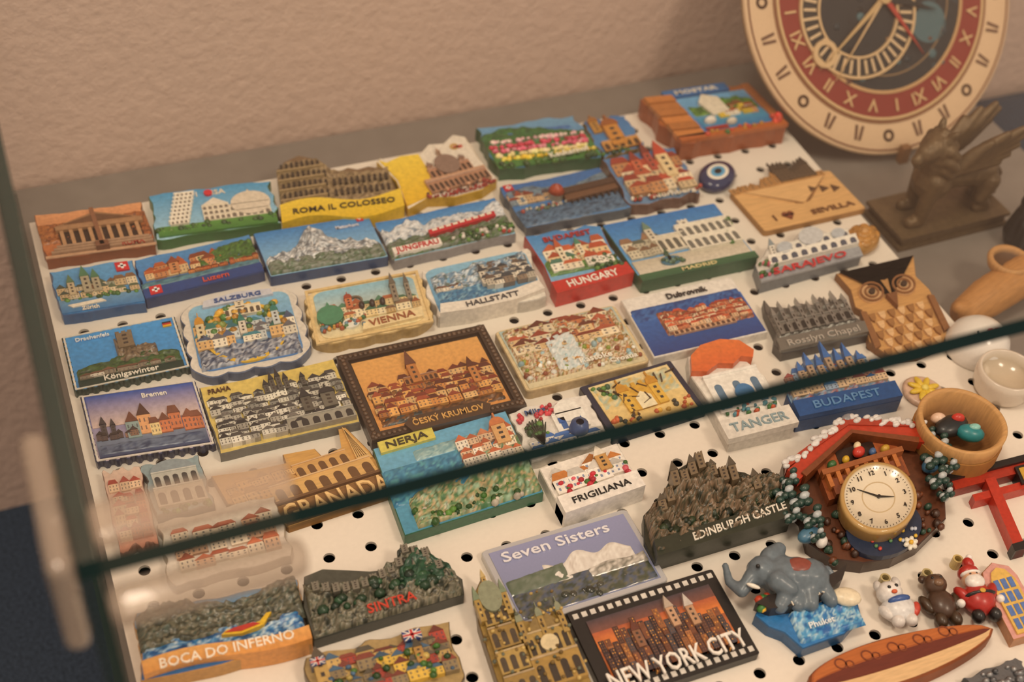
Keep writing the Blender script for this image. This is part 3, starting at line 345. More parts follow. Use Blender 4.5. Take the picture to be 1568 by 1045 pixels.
b.blobs(.02,.15,.98,.35,44,2,3.4,['24321f','2f4028','1c281a'],26,3); b.ex([(.0,-.02),(1,-.04),(1.03,.16),(.0,.16)],0,6.5,'2c3226'); b.text('EDINBURGH CASTLE',.62,.08,4.4,'e8e4d8',6.8,.7,.04); b.done('castle_rock'+FM)
b=mk('newyork'); b.slab(rr(.02),'1e1c1c','141212')
for k in range(17):
    for v in(.04,.9): b.q(.03+.057*k,v,.055+.057*k+.008,v+.055,.2,'d8d4cc')
b.q(.09,.16,.92,.84,.4,'e07a34','4a4048'); b.q(.09,.5,.92,.7,.42,'e88a3c','b05c3c')
R=random.Random(9)
for r in range(4):
    for k in range(20):
        u=.1+.04*k; h=R.uniform(.1,.26)-.03*r+.1*math.exp(-((u-.45)/.2)**2); c=jit(R.choice(['5a3c34','7a4a34','3a2c30','a06840','4a4850']),R,.3); v=.42-.07*r
        b.q(u,.16,u+.036,v+h,.6+.35*r,c)
        for m in range(6): b.q(u+.008,v+h-.03-.03*m,u+.014,v+h-.014-.03*m,.66+.35*r,'e0a050' if R.random()<.3 else '7a5440'); b.q(u+.022,v+h-.03-.03*m,u+.028,v+h-.014-.03*m,.66+.35*r,'d89848' if R.random()<.3 else '7a5440')
b.tow(.6,.5,.05,.34,'c8a080','b8a898','spire',2);b.tow(.72,.45,.05,.35,'b89070','c8c0b8','spire',2); b.tow(.34,.4,.05,.3,'8a6048','6a3c30','spire',2)
b.text('NEW YORK CITY',.5,.17,8.5,'f0ece4',2.0,.9,.02,.8); b.done('film_frame_skyline'+FM)
b=mk('cathedral'); b.slab([(0,0),(1,0),(1,.5),(.9,.62),(.8,.55),(.55,.6),(.42,.75),(.36,.95),(.25,1.05),(.12,.95),(.03,.7)],'a08444','6a5430')
for r in range(4): b.arc(.06+.01*r,.2*r+.02,.42-.01*r,.2*r+.2,3,1,4-.5*r,'b09454' if r%2 else '9a7e44','4a4034')
b.disc(.24,.84,5,0,4,'8a9078',16,1.6); b.tow(.24,.9,.05,.18,'b89a58','c8b078','spire',3.4); [b.tow(.08+.32*k,.66,.07,.3,'a88c4c','7a8a70','spire',3.6) for k in(0,1)]
b.arc(.42,.04,.98,.28,4,1,3,'a88848','3c342c'); b.arc(.45,.28,.95,.48,5,1,2.4,'b09454','3c342c'); b.ex([(.5,.48),(.92,.48),(.72,.66)],0,2.6,'8c7648'); b.disc(.7,.36,4,0,3.2,'d8c8a0',16); [b.tow(.46+.24*k,.4,.07,.3,'a88c50','8a9078','dome',3) for k in range(3)]; b.blobs(0,0,1,.8,90,.6,1.1,['c8ac68','7a6234','6a7060'],27,3.4,1); b.done('yellow_cathedral'+FM)
b=mk('london'); b.slab(wavy(.04,20),'a89060','5a4a34'); b.city(.1,.3,.98,.9,4,8,['d8b44c','c8a868','8a7a5c','a84438'],['5a5448','7a3c30','3f5f7c'],.2,1,.6,seed=33); b.tow(.08,.4,.09,.65,'b89858','5a5044','spire',4,.25); b.flag(.68,.82,.13,4); b.flag(.02,.78,.1,5); b.tow(.75,.5,.06,.35,'b08848','4a4438','spire',4); b.blobs(.1,.3,.95,.7,30,1,2,GR+['4a6a8a','c8b060'],35,3); b.done('london_landmarks'+FM)
# cuckoo clock
b=mk('cuckoo'); b.slab([(.1,.1),(.3,.0),(.5,-.03),(.7,.0),(.95,.12),(1.02,.3),(.98,.45),(1.05,.6),(.95,.9),(.5,1.0),(.02,.88),(-.05,.6),(.02,.45),(0,.25)],'5c3420','3a2216')
b.q(.2,.46,.8,.8,5,'8a4a28','a85a30'); b.q(.24,.46,.76,.58,8,'7a4024'); [b.q(.22+.07*k,.52,.25+.07*k,.66,8.6,'b87038') for k in range(8)]; b.q(.2,.62,.8,.66,9,'9a5a30'); b.q(.36,.66,.64,.8,5.4,'2a1810'); b.ell(.5,.72,8,3.4,3,2.6,'c83828'); b.ell(.5,.76,9,2,2,2,'e8d8b0'); b.ell(.3,.7,6,2.6,2.2,2.4,'3f6b3c'); b.ell(.7,.7,6,2.6,2.2,2.4,'c8a03c'); b.ell(.4,.7,7,2,2,2,'d8b030');b.ell(.6,.7,7,2,2,2,'4a6a9a')
for sgn in(-1,1):
    b.ex([(.5,.98),(.5+sgn*.52,.74),(.5+sgn*.47,.64),(.5,.88)],3,8.5,'b83c24'); b.ex([(.5,1.0),(.5+sgn*.5,.8),(.5+sgn*.52,.75),(.5,.94)],3,9.2,'a83c28')
    b.ex([(.5,.89),(.5+sgn*.44,.68),(.5+sgn*.42,.64),(.5,.86)],3,9.8,'7a4020')
    R=random.Random(5+sgn)
    for k in range(26): t=R.random(); b.ell(.5+sgn*(.02+.5*t)+R.uniform(-.01,.01),1.0-.22*t+R.uniform(-.035,.02),9,R.uniform(1.2,2.8),R.uniform(1,2),1.2,jit('dcdad8',R,.1),n=9,m=5)
    for k,(dx,dy,r) in enumerate(((.5,.52,8),(.58,.6,7),(.46,.36,7),(.58,.43,6),(.52,.68,6),(.47,.24,5))):
        for m in range(10):
            a=m*.785; rr_=r*(.6 if m%2 else .3); b.ell(.5+sgn*dx+rr_*math.cos(a)/b.W,dy+rr_*math.sin(a)/b.H,2+.8*m,r*.36,r*.28,1.8,'24423a' if m%4 else 'b8c0c4',n=8,m=5)
R=random.Random(3); b.blobs(.1,.05,.9,.4,80,1.3,2.6,['5c3420','7a4426','2c4a3a','3c2418','2c4a3a'],28,1); b.disc(.5,.17,20,0,3,'22304a',30,.75)
for k in range(16): b.ell(.28+.45*R.random(),.03+.13*R.random(),3.4,1.1,1.1,.8,R.choice(['c8d0e0','e0b83c','c84838','5a8a5a']),n=7,m=4)
b.tow(.5,.86,.1,.16,'7a4a30','b83c24','spire',7); b.ell(.52,1.0,7,4,3,3,'8a8a90')
for k in range(6): a=k*1.047; b.ell(.62+2.3*math.cos(a)/b.W,.0+2.3*math.sin(a)/b.H,4,1.7,1.3,1,'f0ecdc',rot=a,n=8,m=5)
b.ell(.62,.0,4.8,1.2,1.2,1,'e0b030'); b.ell(.0,.28,3,6,4,3,'4a7a98');b.ell(.98,.5,3,5,4,3,'3a6a8a');b.ell(.06,.2,4,3,3,3,'e8e4e0')
cl=bpy.data.objects.new('cuckoo_clock'+FM,None); S.collection.objects.link(cl); b.done('chalet_body',M_P,cl)
d=mk('cuckoo'); r=19.3; u0,v0=.49,.33
d.lathe(u0,v0,[(r,2,'8a6a3c'),(r+.6,9,'a8844c'),(r+.4,11,'c8a468'),(r-1.2,11.6,'b89458'),(r-1.8,10.4,'e8dcc4'),(.01,10.4,'e8dcc4')],'a8844c',48)
for k in range(12):
    a=k*math.pi/6+.1; d.text(str(12 if k==0 else k),u0+(r-5.4)*math.sin(a)/d.W,v0+(r-5.4)*math.cos(a)/d.H,2.5,'2c2420',10.6)
for k in range(60):
    a=k*math.pi/30; x,y=math.sin(a),math.cos(a); d.ex([(u0+(x*(r-2.4)-y*.12)/d.W,v0+(y*(r-2.4)+x*.12)/d.H),(u0+(x*(r-2.4)+y*.12)/d.W,v0+(y*(r-2.4)-x*.12)/d.H),(u0+(x*(r-3.2)+y*.12)/d.W,v0+(y*(r-3.2)-x*.12)/d.H),(u0+(x*(r-3.2)-y*.12)/d.W,v0+(y*(r-3.2)+x*.12)/d.H)],10.3,10.6,'3c3028')
d.ring(u0,v0,r*.42,r*.45,10.5,'c8b490',40)
for a,l,w in((1.9,8,.5),(-.9,12,.4)):
    x,y=math.sin(a),math.cos(a); d.ex([(u0+(-y*w)/d.W,v0+(x*w)/d.H),(u0+(y*w)/d.W,v0-(x*w)/d.H),(u0+x*l/d.W,v0+y*l/d.H)],10.6,11.2,'1c1814')
d.disc(u0,v0,.9,10,11.5,'1c1814',12); d.done('clock_dial',M_CE,cl)
b=mk('torii'); b.slab([(.0,.8),(1,.8),(1.0,.9),(0,.9)],'a8301c','8a2414',None,6); b.q(-.02,.9,1.02,.97,1.5,'1c1818',z0=-6); b.q(.1,.62,.9,.7,0,'b83420',z0=-6)
for u in(.22,.74): b.q(u,.0,u+.07,.82,.8,'b83420',z0=-6); b.q(u-.01,0,u+.08,.08,1,'1c1818',z0=-6)
b.q(.44,.66,.56,.86,1.6,'1c1818',z0=-6); b.q(.46,.69,.54,.83,1.9,'c8a03c'); b.done('torii_gate'+FM)
b=mk('surf'); n=28; up=[(i/n,.5+.46*math.sin(math.pi*(i/n)**.8)**.55) for i in range(n+1)]; lo=[(i/n,.5-.46*math.sin(math.pi*(i/n)**.8)**.55) for i in range(n+1)]
b.slab(up+lo[-2:0:-1],'a85a2c','8a4a24',inset=1.2); ins=lambda L,k:[(.02+.96*p[0],.5+(p[1]-.5)*k) for p in L]
b.ex(ins(up,.28)+ins(lo,.28)[-2:0:-1],0,.25,'6a2c1c'); b.ex([(p[0],p[1]) for p in ins(lo,.3)]+ins(lo,.92)[::-1],0,.2,'dcb888'); b.ex(ins(up,.9)+ins(up,.35)[::-1],0,.2,'b4652f')
for k in range(5): b.ring(.2+.14*k,.72,2,2.7,.4,'7a3c20',14); b.ring(.24+.14*k,.66,1.4,2,.4,'7a3c20',12)
b.done('surfboard'+FM,M_W)
b=mk('pinkdoor'); o=[(0,0),(1,0),(1,.8),(.9,.95),(.5,1.05),(.1,.95),(0,.8)]; b.slab(o,'d8a098','b07a50'); b.ex([(.15,.05),(.85,.05),(.85,.75),(.7,.9),(.5,.95),(.3,.9),(.15,.75)],0,.8,'e0b860'); 
for r in range(4):
    for k in range(3): b.q(.22+.2*k,.1+.18*r,.36+.2*k,.24+.18*r,1,'5a7ab8')
b.done('arched_door'+FM)
b=mk('grey'); b.slab(wavy(.04,21),'7a7c80','54565a'); b.blobs(.1,.1,.9,.9,40,1,2.4,['8a8c90','6a6c70','a0a2a4'],29); b.done('pewter_relief'+FM,M_PW)
# ---------------- organic figures ----------------
def organic(name,parts,vox,mat,col,parent=None,loc=(0,0,0),rz=0):
    vs=[];fs=[]
    for p0,p1,r0,r1 in parts:
        p0,p1=Vector(p0),Vector(p1); L=max(1,int((p1-p0).length/max(1,min(r0,r1)*.5)))
        for k in range(L+1):
            t=k/L; c=p0.lerp(p1,t); r=r0+(r1-r0)*t; n=len(vs); N,Mm=10,6
            for j in range(Mm+1):
                ph=math.pi*j/Mm-math.pi/2
                for i in range(N): a=6.2832*i/N; vs.append((c+Vector((math.cos(ph)*math.cos(a),math.cos(ph)*math.sin(a),math.sin(ph)))*r)*.001)
            fs+=[(n+j*N+i,n+j*N+(i+1)%N,n+(j+1)*N+(i+1)%N,n+(j+1)*N+i) for j in range(Mm) for i in range(N)]
    me=bpy.data.meshes.new(name); me.from_pydata(vs,[],fs); ob=bpy.data.objects.new(name,me); S.collection.objects.link(ob)
    r=ob.modifiers.new('r','REMESH'); r.mode='VOXEL'; r.voxel_size=vox*.001; r.use_smooth_shade=True
    sm=ob.modifiers.new('s','SMOOTH'); sm.factor=.6; sm.iterations=4
    dg=bpy.context.evaluated_depsgraph_get(); me2=bpy.data.meshes.new_from_object(ob.evaluated_get(dg)); ob.modifiers.clear(); ob.data=me2; bpy.data.meshes.remove(me)
    me2.materials.clear(); me2.materials.append(mat); at=me2.color_attributes.new('Col','FLOAT_COLOR','POINT'); c=C(col)
    at.data.foreach_set('color',[x for _ in me2.vertices for x in (c[0],c[1],c[2],1)])
    ob.location=loc; ob.rotation_euler=(0,0,rz)
    if parent: ob.parent=parent
    return ob
def emp(n): e=bpy.data.objects.new(n,None); S.collection.objects.link(e); return e
def frm(x,y,z,w,h,rot=0,T=0):
    c,s_=math.cos(rot),math.sin(rot); return B(Vector((x,y,z))/1000,Vector((w*c,w*s_,0))/1000,Vector((-h*s_,h*c,0))/1000,T)
e=emp('elephant'+FM); b=mk('elephant'); b.slab([(.3,0),(.75,.02),(.98,.15),(1.02,.35),(.85,.42),(.6,.38),(.5,.5),(.1,.55),(.0,.45),(.08,.3),(.2,.2)],'2f78b8','2a5a88')
b.rock(.3,.98,.04,.36,['2a68b0','3f88c0','5aa8d8','b8d8e4','2f78b8'],2,1,9,42,36,18)
b.ex([(.0,.5),(.12,.4),(.5,.34),(.9,.48),(1.02,.62),(.9,.58),(.5,.5),(.15,.54)],0,6,'2a2422'); b.text('THAILAND',.52,.42,3.6,'e8e0d0',6.4,.44,.1); b.ell(.88,.32,4,7,4.5,3,'e8dcc0',rot=-.5); b.blobs(.0,.44,.2,.56,16,1.4,2.4,['d8a82c','c84828','3f7a3c'],30,4); b.text('Phuket',.55,.16,3,'e8f0f4',3.4,.26); b.done('boat_and_wave',M_P,e)
c=b.P(.45,.68,0)
organic('elephant_body',[((-4,0,8),(8,-2,8),10,9.5),((-13,2,10),(-13,2,10),7.5,7.5),((-18,0,10),(-24,-6,8),4,3),((-24,-6,8),(-28,0,7),3,2.2),((-28,0,7),(-28,8,8),2.2,1.6),((-8,8,12),(-3,12,12),5,3.5),((-9,-6,14),(-4,-10,13),5,3.5),((-4,-9,9),(-9,-15,8),4.5,3.6),((6,-8,9),(5,-15,8),4.5,3.6),((12,-6,8),(15,-13,7),4.4,3.6),((0,-9,8),(-1,-15,8),4,3.4),((17,2,10),(21,-3,8),1.4,1)],.8,M_P,'66747f',e,(c.x,c.y,.003),-.25)
g=B(c,Vector((.05*math.cos(-.25),.05*math.sin(-.25),0)),Vector((-.05*math.sin(-.25),.05*math.cos(-.25),0)))
g.ell(-.34,.0,13.5,1,1,1,'141414'); g.ell(-.4,-.14,9,3.2,1,1,'f0ece0',rot=-.5); g.ell(.04,.0,12.4,6,4,1.4,'8a4438'); g.done('elephant_trim',M_P,e)
def charm(x,y,name,fn): b=frm(x-25,y-25,0,50,50,-.2); fn(b); return b.done(name,M_P)
def f(b):
    b.ell(.5,.45,5,8,7,5.5,'dcdcdc'); b.ell(.46,.6,7,6,5.5,5.5,'e8e4e0'); b.ell(.38,.68,7,2,3,2,'d0ccc8');b.ell(.56,.7,7,2,3,2,'d0ccc8'); b.ell(.43,.6,12,.9,.9,.7,'101014');b.ell(.5,.61,12,.9,.9,.7,'101014');b.ell(.46,.55,12,1.4,1,1,'d86030'); b.ell(.5,.5,9,5.5,2,2.5,'3a5a9a',rot=.1); b.ell(.36,.42,6,2.2,4,2.5,'e0dcd8',rot=.5); b.ell(.64,.42,6,2.2,4,2.5,'c84838',rot=-.5); b.ell(.44,.32,6,3,3,3,'e0dcd8');b.ell(.56,.32,6,3,3,3,'e0dcd8'); b.ring(.5,.78,1.6,2.4,6,'b8a878',16)
charm(316,249,'snow_dog_keyring_charm',f)
def f(b):
    b.ell(.5,.45,5,6.5,8,5,'4a3426'); b.ell(.5,.63,7,5.5,5,5,'543c2c'); b.ell(.42,.71,6,2,2,1.6,'4a3426');b.ell(.58,.71,6,2,2,1.6,'4a3426'); b.ell(.5,.6,11,2.4,2,1.6,'7a5c44'); b.ell(.46,.65,11.4,.7,.7,.5,'0c0c0c');b.ell(.54,.65,11.4,.7,.7,.5,'0c0c0c'); b.ell(.36,.46,5,2.4,5,2.6,'42301f',rot=.3);b.ell(.64,.46,5,2.4,5,2.6,'42301f',rot=-.3); b.ell(.43,.29,5,2.8,4,3,'42301f');b.ell(.57,.29,5,2.8,4,3,'42301f'); b.ring(.5,.78,1.6,2.4,6,'b8a878',16)
charm(336,245,'brown_bear_keyring_charm',f)
def f(b):
    b.ell(.5,.45,6,7.5,8,6,'b02820'); b.ell(.5,.63,8,4.5,4.5,4.5,'e0b090'); b.ell(.5,.59,10,4.6,4,3,'ece8e4'); b.ell(.5,.71,8,5,3.5,4.4,'b42a22'); b.ell(.54,.8,8,2.6,3.4,3,'b42a22'); b.ell(.58,.87,8,1.6,1.6,1.6,'f0ece8'); b.ell(.5,.68,9.5,5,1.2,3,'f0ece8'); b.ell(.5,.46,9,7.6,1.4,3.5,'1c1818'); b.ell(.5,.46,12.6,1.4,1.2,.6,'d8a83c'); b.ell(.36,.5,7,2.4,5,3,'b02820',rot=.5);b.ell(.64,.5,7,2.4,5,3,'b02820',rot=-.5); b.ell(.31,.42,7,2,2,2,'f0ece8');b.ell(.69,.42,7,2,2,2,'f0ece8'); b.ell(.42,.28,6,3,3.4,3.4,'1c1818');b.ell(.58,.28,6,3,3.4,3.4,'1c1818'); b.ell(.47,.65,12,.5,.5,.4,'101010');b.ell(.53,.65,12,.5,.5,.4,'101010'); b.ring(.5,.9,1.6,2.4,6,'c8b070',16)
charm(353,241,'santa_keyring_charm',f)
p=Vector((396,321,0)); e=emp('wooden_cup_trinket'); b=frm(p.x-20,p.y-20,0,40,40,-.25)
b.lathe(.5,.5,[(.01,.2),(17,.2),(19.5,3),(21.5,18),(21.8,23),(20.6,23.6),(19,22.5),(17.5,10,'8a6034'),(.01,8,'6a4424')],'c89a62',48); b.ring(.5,.5,21.2,22,15,'a87840',40); b.done('wooden_cup',M_W,e)
b=frm(p.x-20,p.y-20,0,40,40,-.25); b.ell(.42,.55,17,10,6,4,'1c2024',rot=.4); b.ell(.6,.4,18,7,5,4,'1f8088',rot=-.3); b.ell(.64,.42,21.5,3,2,1.5,'8ac8c0'); b.ell(.5,.6,20,3.5,2.5,3,'c8382c'); b.ell(.3,.68,17,4,3,3,'e8c8b0'); b.done('cup_contents',M_P,e)
b=B(p/1000+Vector((-.008,-.0232,.003)),Vector((.02,0,0)),Vector((0,-.001,.012))); b.text('tart',.5,.6,5,'4c3018',.3); b.done('cup_lettering',M_P,e)
b=frm(400,343,3,20,20,0,3); b.lathe(.5,.5,[(10,-3),(11,-1),(9,.2),(.01,.2)],'d8b8a0',30)
for k in range(8): a=k*.785; b.ell(.5+5*math.cos(a)/20,.5+5*math.sin(a)/20,1.2,4,1.7,1.2,'e0c040',rot=a)
b.ell(.5,.5,2,2,2,1.5,'e8d870'); b.done('flower_badge')
b=frm(433,356,0,40,40,-.2); b.lathe(.5,.5,[(16.5,0),(17.5,2),(17,6),(15,12),(10,17),(5,19),(.01,19.5)],'e8e4de',40); g=B(b.P(.25,.22,13.2),Vector((.024,-.005,0)),Vector((.0024,.010,.0092))); g.text('I',.12,.5,5,'1c1c1c',.6); g.disc(.42,.6,1.8,-2,.8,'c82830',14);g.disc(.58,.6,1.8,-2,.8,'c82830',14);g.ex([(.36,.56),(.64,.56),(.5,.3)],-2,.8,'c82830')
e=emp('white_love_paperweight'); b.done('white_dome',M_CE,e); g.done('love_lettering',M_P,e)
b=frm(437,328,0,30,30,0); b.lathe(.5,.5,[(13,0),(15,3),(16,10),(15,15),(13.6,15),(13.6,9,'c8b8a0'),(.01,8,'c8b8a0')],'dcd0c0',36); b.done('small_ceramic_dish',M_CE)
SH=-.015
p=Vector((498,409,0)); e=emp('wooden_clog')
organic('clog_body',[((-24,0,9),(-6,0,11),9,12),((-24,0,9),(-33,0,16),8,4),((-6,0,11),(16,0,13),12,12.5),((16,0,13),(32,0,14),12.5,12)],1.2,M_W,'b8844c',e,(p.x*.001,p.y*.001,SH+.001),.25)
b=frm(p.x-25,p.y-25,-15,50,50,.25); b.lathe(.92,.5,[(11,20),(12.5,24.5),(11.5,26.5),(9.5,26),(8.5,22.5,'5a3c20'),(.01,22.5,'5a3c20')],'c0905a',30); b.done('clog_opening',M_W,e)
p=Vector((515,486,0)); e=emp('winged_lion_figurine')
b=frm(p.x-40,p.y-19,-15,80,38,.02,0)
for z0,z1,m in((0,3,0),(3,8,.03),(8,10,.0)): b.ex([(m,m),(1-m,m),(1-m,1-m),(m,1-m)],z0,z1,'6a5840')
b.done('lion_base',M_BR,e)
lp=[((-16,-1,36),(-16,0,46),12.5,11),((-16,0,50),(-20,0,60),12,10.5),((-23,-2,62),(-30,-3,60),7.5,6),((-31,-3,59),(-36,-4,57),4.5,3.6),((-32,-3,54),(-35,-4,54),3.4,2.6),((-17,5,72),(-16,6,74),2.5,2),((-17,-6,71),(-16,-7,73),2.5,2),
((-20,-8,40),(-23,-8,12),5.6,4.2),((-23,-8,12),(-29,-8,12),4.4,4),((-17,8,40),(-17,8,12),5.6,4.2),((-17,8,12),(-23,8,12),4.4,4),
((-12,0,40),(8,0,36),11,9.5),((8,0,36),(22,0,34),9.5,10.5),((24,-6,30),(20,-8,20),7.5,5),((20,-8,20),(26,-8,13),4.4,3.6),((26,-8,12),(20,-8,12),3.8,3.6),((26,6,30),(28,7,20),7.5,5),((28,7,20),(33,7,13),4.4,3.6),((33,7,12),(27,7,12),3.8,3.6),((31,0,36),(38,0,28),2.2,1.8),((38,0,28),(37,1,16),1.8,2),((37,1,16),(39,1,13),3,2.5)]
for k in range(12): a=k*.524; lp.append(((-18+0,11*math.cos(a)*.95,56+13*math.sin(a)),(-13,12*math.cos(a),52+13*math.sin(a)),3.6,3))
for sg in(-1,1):
    for a,l in((52,24),(43,34),(35,43),(28,44),(21,38),(14,32),(7,26)):
        a=math.radians(a); lp.append(((-8,sg*8,47),(-8+l*.6*math.cos(a),sg*10,47+l*.6*math.sin(a)),5,4)); lp.append(((-8+l*.6*math.cos(a),sg*10,47+l*.6*math.sin(a)),(-8+l*math.cos(a),sg*13,47+l*math.sin(a)),4,2.2))
organic('lion_body',lp,.8,M_BR,'6a563c',e,(p.x*.001,p.y*.001,SH),.02)
organic('black_cat_figurine',[((0,0,9),(0,0,22),11,8),((0,-1,24),(-2,-2,33),7,7.5),((-6,2,40),(-6,2,44),2.4,1),((2,2,40),(2,2,44),2.4,1),((-6,-6,20),(-8,-9,4),3.6,3.4),((4,-6,20),(4,-9,4),3.6,3.4),((10,4,6),(18,-6,4),3,2.4)],1.0,M_P,'1c1c1e',None,(.551,.453,SH),0)
# ---------------- astronomical clock plaque ----------------
cx=528; e=emp('astronomical_clock_plaque'); tl=math.asin(.112/.18)
Av=Vector((1,0,0))*.18; Bu=Vector((0,math.sin(tl),math.cos(tl)))*.18; O=Vector((cx/1000-.09,.545,SH+.006))
b=B(O,Av,Bu,6)
b.lathe(.5,.5,[(.01,-6,'8a6a44'),(88,-6,'8a6a44'),(90,-4,'8a6a44'),(90,-.5),(88.5,0),(70,0),(69,-.3),(.01,-.3)],'e0c09c',96)
for k in range(24):
    a=k*6.2832/24+.1
    if k==0: b.ring(.5,.5,87,88,.3,'7a4c30',72)
    for (dr,w) in ((-2.2,.8),(2.0,.8)):
        x,y=math.sin(a),math.cos(a); r1,r2=74.5,83
        if k%3: b.ex([(.5+(x*r1+y*(dr-w))/180,.5+(y*r1-x*(dr-w))/180),(.5+(x*r1+y*(dr+w))/180,.5+(y*r1-x*(dr+w))/180),(.5+(x*r2+y*(dr*.6+w))/180,.5+(y*r2-x*(dr*.6+w))/180),(.5+(x*r2+y*(dr*.6-w))/180,.5+(y*r2-x*(dr*.6-w))/180)],0,.5,'6a4630')
        else: b.ring(.5+x*79/180,.5+y*79/180,2,3.6,.5,'6a4630',16)
b.ring(.5,.5,70,72,.6,'8a5a38',72); b.ring(.5,.5,54,70,.5,'8c2c20',72); b.ring(.5,.5,53,55,1,'c8a070',72); b.ring(.5,.5,68.5,70,1,'d8b888',72)
for k in range(24):
    a=k*6.2832/24; x,y=math.sin(a),math.cos(a); b.text(['I','V','X','II','VI','XI'][k%6],.5+x*62/180,.5+y*62/180,7.5,'d8b484',.9,None,-a)
b.disc(.5,.5,53,0,.5,'20242a',60); b.ex([(.5+52*math.cos(a*.1-.2)/180,.5+52*math.sin(a*.1-.2)/180) for a in range(18)]+[(.6,.55)],0,.6,'2c3a44'); b.ring(.5,.5,44,45,.8,'8a7050',60); b.disc(.66,.4,12,0,.8,'4a6a74',30); b.disc(.5,.62,22,0,.7,'4a3228',30); b.blobs(.3,.25,.75,.75,60,1,3.5,['2c3a44','4a6a74','5c3a2c','16181c','8a6a48'],40,.4,.3)
zu,zv=.40,.47; b.ring(zu,zv,26,38,1.6,'2a2624',60); b.ring(zu,zv,37,38.6,2.2,'d8b88c',60); b.ring(zu,zv,25.6,27,2.2,'d8b88c',60)
for k in range(40):
    a=k*6.2832/40; x,y=math.sin(a),math.cos(a); r1,r2=(28,36) if k%3 else (27,38); w=.8
    b.ex([(zu+(x*r1-y*w)/180,zv+(y*r1+x*w)/180),(zu+(x*r1+y*w)/180,zv+(y*r1-x*w)/180),(zu+(x*r2+y*w)/180,zv+(y*r2-x*w)/180),(zu+(x*r2-y*w)/180,zv+(y*r2+x*w)/180)],1,2,'dcc09a')
for a,l,w,c in((.9,80,2,'c8a878'),(4.1,60,1.6,'c8a878'),(2.6,42,1.8,'b03828'),(5.5,66,1.2,'8a2c20'),(1.9,36,3,'101418'),(3.9,58,.8,'d8b88c')):
    x,y=math.sin(a),math.cos(a); b.ex([(.5-y*w/180,.5+x*w/180),(.5+y*w/180,.5-x*w/180),(.5+x*l/180,.5+y*l/180)],2,3.2,c)
b.disc(.5,.5,4,0,4,'c8a878',20); b.ring(.5-44/180,.5-26/180,5,8,3,'d8b88c',24); b.q(.6,.62,.8,.70,2.6,'d8b88c'); b.text('Praha',.7,.66,7,'8a3424',2.8); ob=b.done('clock_face',M_MT,e)
bc=O+Av/2; ob.data.transform(Matrix.Translation(bc)@Matrix.Scale(1.09,4)@Matrix.Translation(-bc))
b=frm(cx-3,541,-15,6,5); b.q(0,0,1,1,12,'8a6440',z0=0); b.done('clock_foot',M_W,e)
# ---------------- pegboard ----------------
def pmat(n,col,rough=.5,ns=200,var=.05,bump=.1,bd=.0005,metal=0,c2=None):
    m,nt,p=newmat(n); tc=nt.nodes.new('ShaderNodeTexCoord'); no=nt.nodes.new('ShaderNodeTexNoise'); no.inputs['Scale'].default_value=ns; no.inputs['Detail'].default_value=5
    nt.links.new(tc.outputs['Object'],no.inputs['Vector']); cr=nt.nodes.new('ShaderNodeValToRGB'); c=C(col)
    cr.color_ramp.elements[0].position=.3;cr.color_ramp.elements[1].position=.7
    cr.color_ramp.elements[0].color=(*[x*(1-var) for x in c],1); cr.color_ramp.elements[1].color=(*(C(c2) if c2 else [x*(1+var) for x in c]),1)
    nt.links.new(no.outputs['Fac'],cr.inputs[0]); nt.links.new(cr.outputs[0],p.inputs['Base Color']); p.inputs['Roughness'].default_value=rough; p.inputs['Metallic'].default_value=metal
    b=nt.nodes.new('ShaderNodeBump'); b.inputs['Strength'].default_value=bump; b.inputs['Distance'].default_value=bd; nt.links.new(no.outputs['Fac'],b.inputs['Height']); nt.links.new(b.outputs[0],p.inputs['Normal']); return m
def mesh(name,vs,fs,mats,mi=None,parent=None):
    me=bpy.data.meshes.new(name); me.from_pydata(vs,[],fs); [me.materials.append(m) for m in mats]
    if mi: me.polygons.foreach_set('material_index',mi)
    me.update(); o=bpy.data.objects.new(name,me); S.collection.objects.link(o); o.parent=parent; return o
def boxm(name,x0,y0,z0,x1,y1,z1,mats,top=0,side=0,parent=None,bev=0):
    vs=[(x0,y0,z0),(x1,y0,z0),(x1,y1,z0),(x0,y1,z0),(x0,y0,z1),(x1,y0,z1),(x1,y1,z1),(x0,y1,z1)]
    o=mesh(name,vs,[(3,2,1,0),(4,5,6,7),(0,1,5,4),(1,2,6,5),(2,3,7,6),(3,0,4,7)],mats,[top,top,side,side,side,side],parent)
    if bev: m=o.modifiers.new('b','BEVEL'); m.width=bev; m.segments=3
    return o
m_board=pmat('white_powder_coat','ece4d8',.45,400,.02,.05); m_hole_shade=pmat('hole_shade_sheet','141312',.9)  # second material: near-black colour standing in for shade inside the peg holes
vs=[];fs=[];mi=[]; pt=.0194; X0,Y0=.0049,.1678; N=23
for i in range(N):
    for j in range(N):
        cx_,cy_=X0+pt*(i+.5),Y0+pt*(j+.5); n=len(vs); K=16
        for k in range(K):
            a=6.2832*k/K; m=max(abs(math.cos(a)),abs(math.sin(a))); vs.append((cx_+pt/2*math.cos(a)/m,cy_+pt/2*math.sin(a)/m,0))
        for k in range(K): a=6.2832*k/K; vs.append((cx_+.0027*math.cos(a),cy_+.0027*math.sin(a),0))
        for k in range(K): a=6.2832*k/K; vs.append((cx_+.0027*math.cos(a),cy_+.0027*math.sin(a),-.0015))
        for k in range(K):
            k2=(k+1)%K; fs+=[(n+k,n+k2,n+K+k2,n+K+k),(n+K+k,n+K+k2,n+2*K+k2,n+2*K+k)]; mi+=[0,0]
bx0,by0,bx1,by1=.0008,.1638,.4588,.6212; gx1,gy1=X0+N*pt,Y0+N*pt
def addq(a,b,c,d):
    n=len(vs); vs.extend([a,b,c,d]); fs.append((n,n+1,n+2,n+3)); mi.append(0)
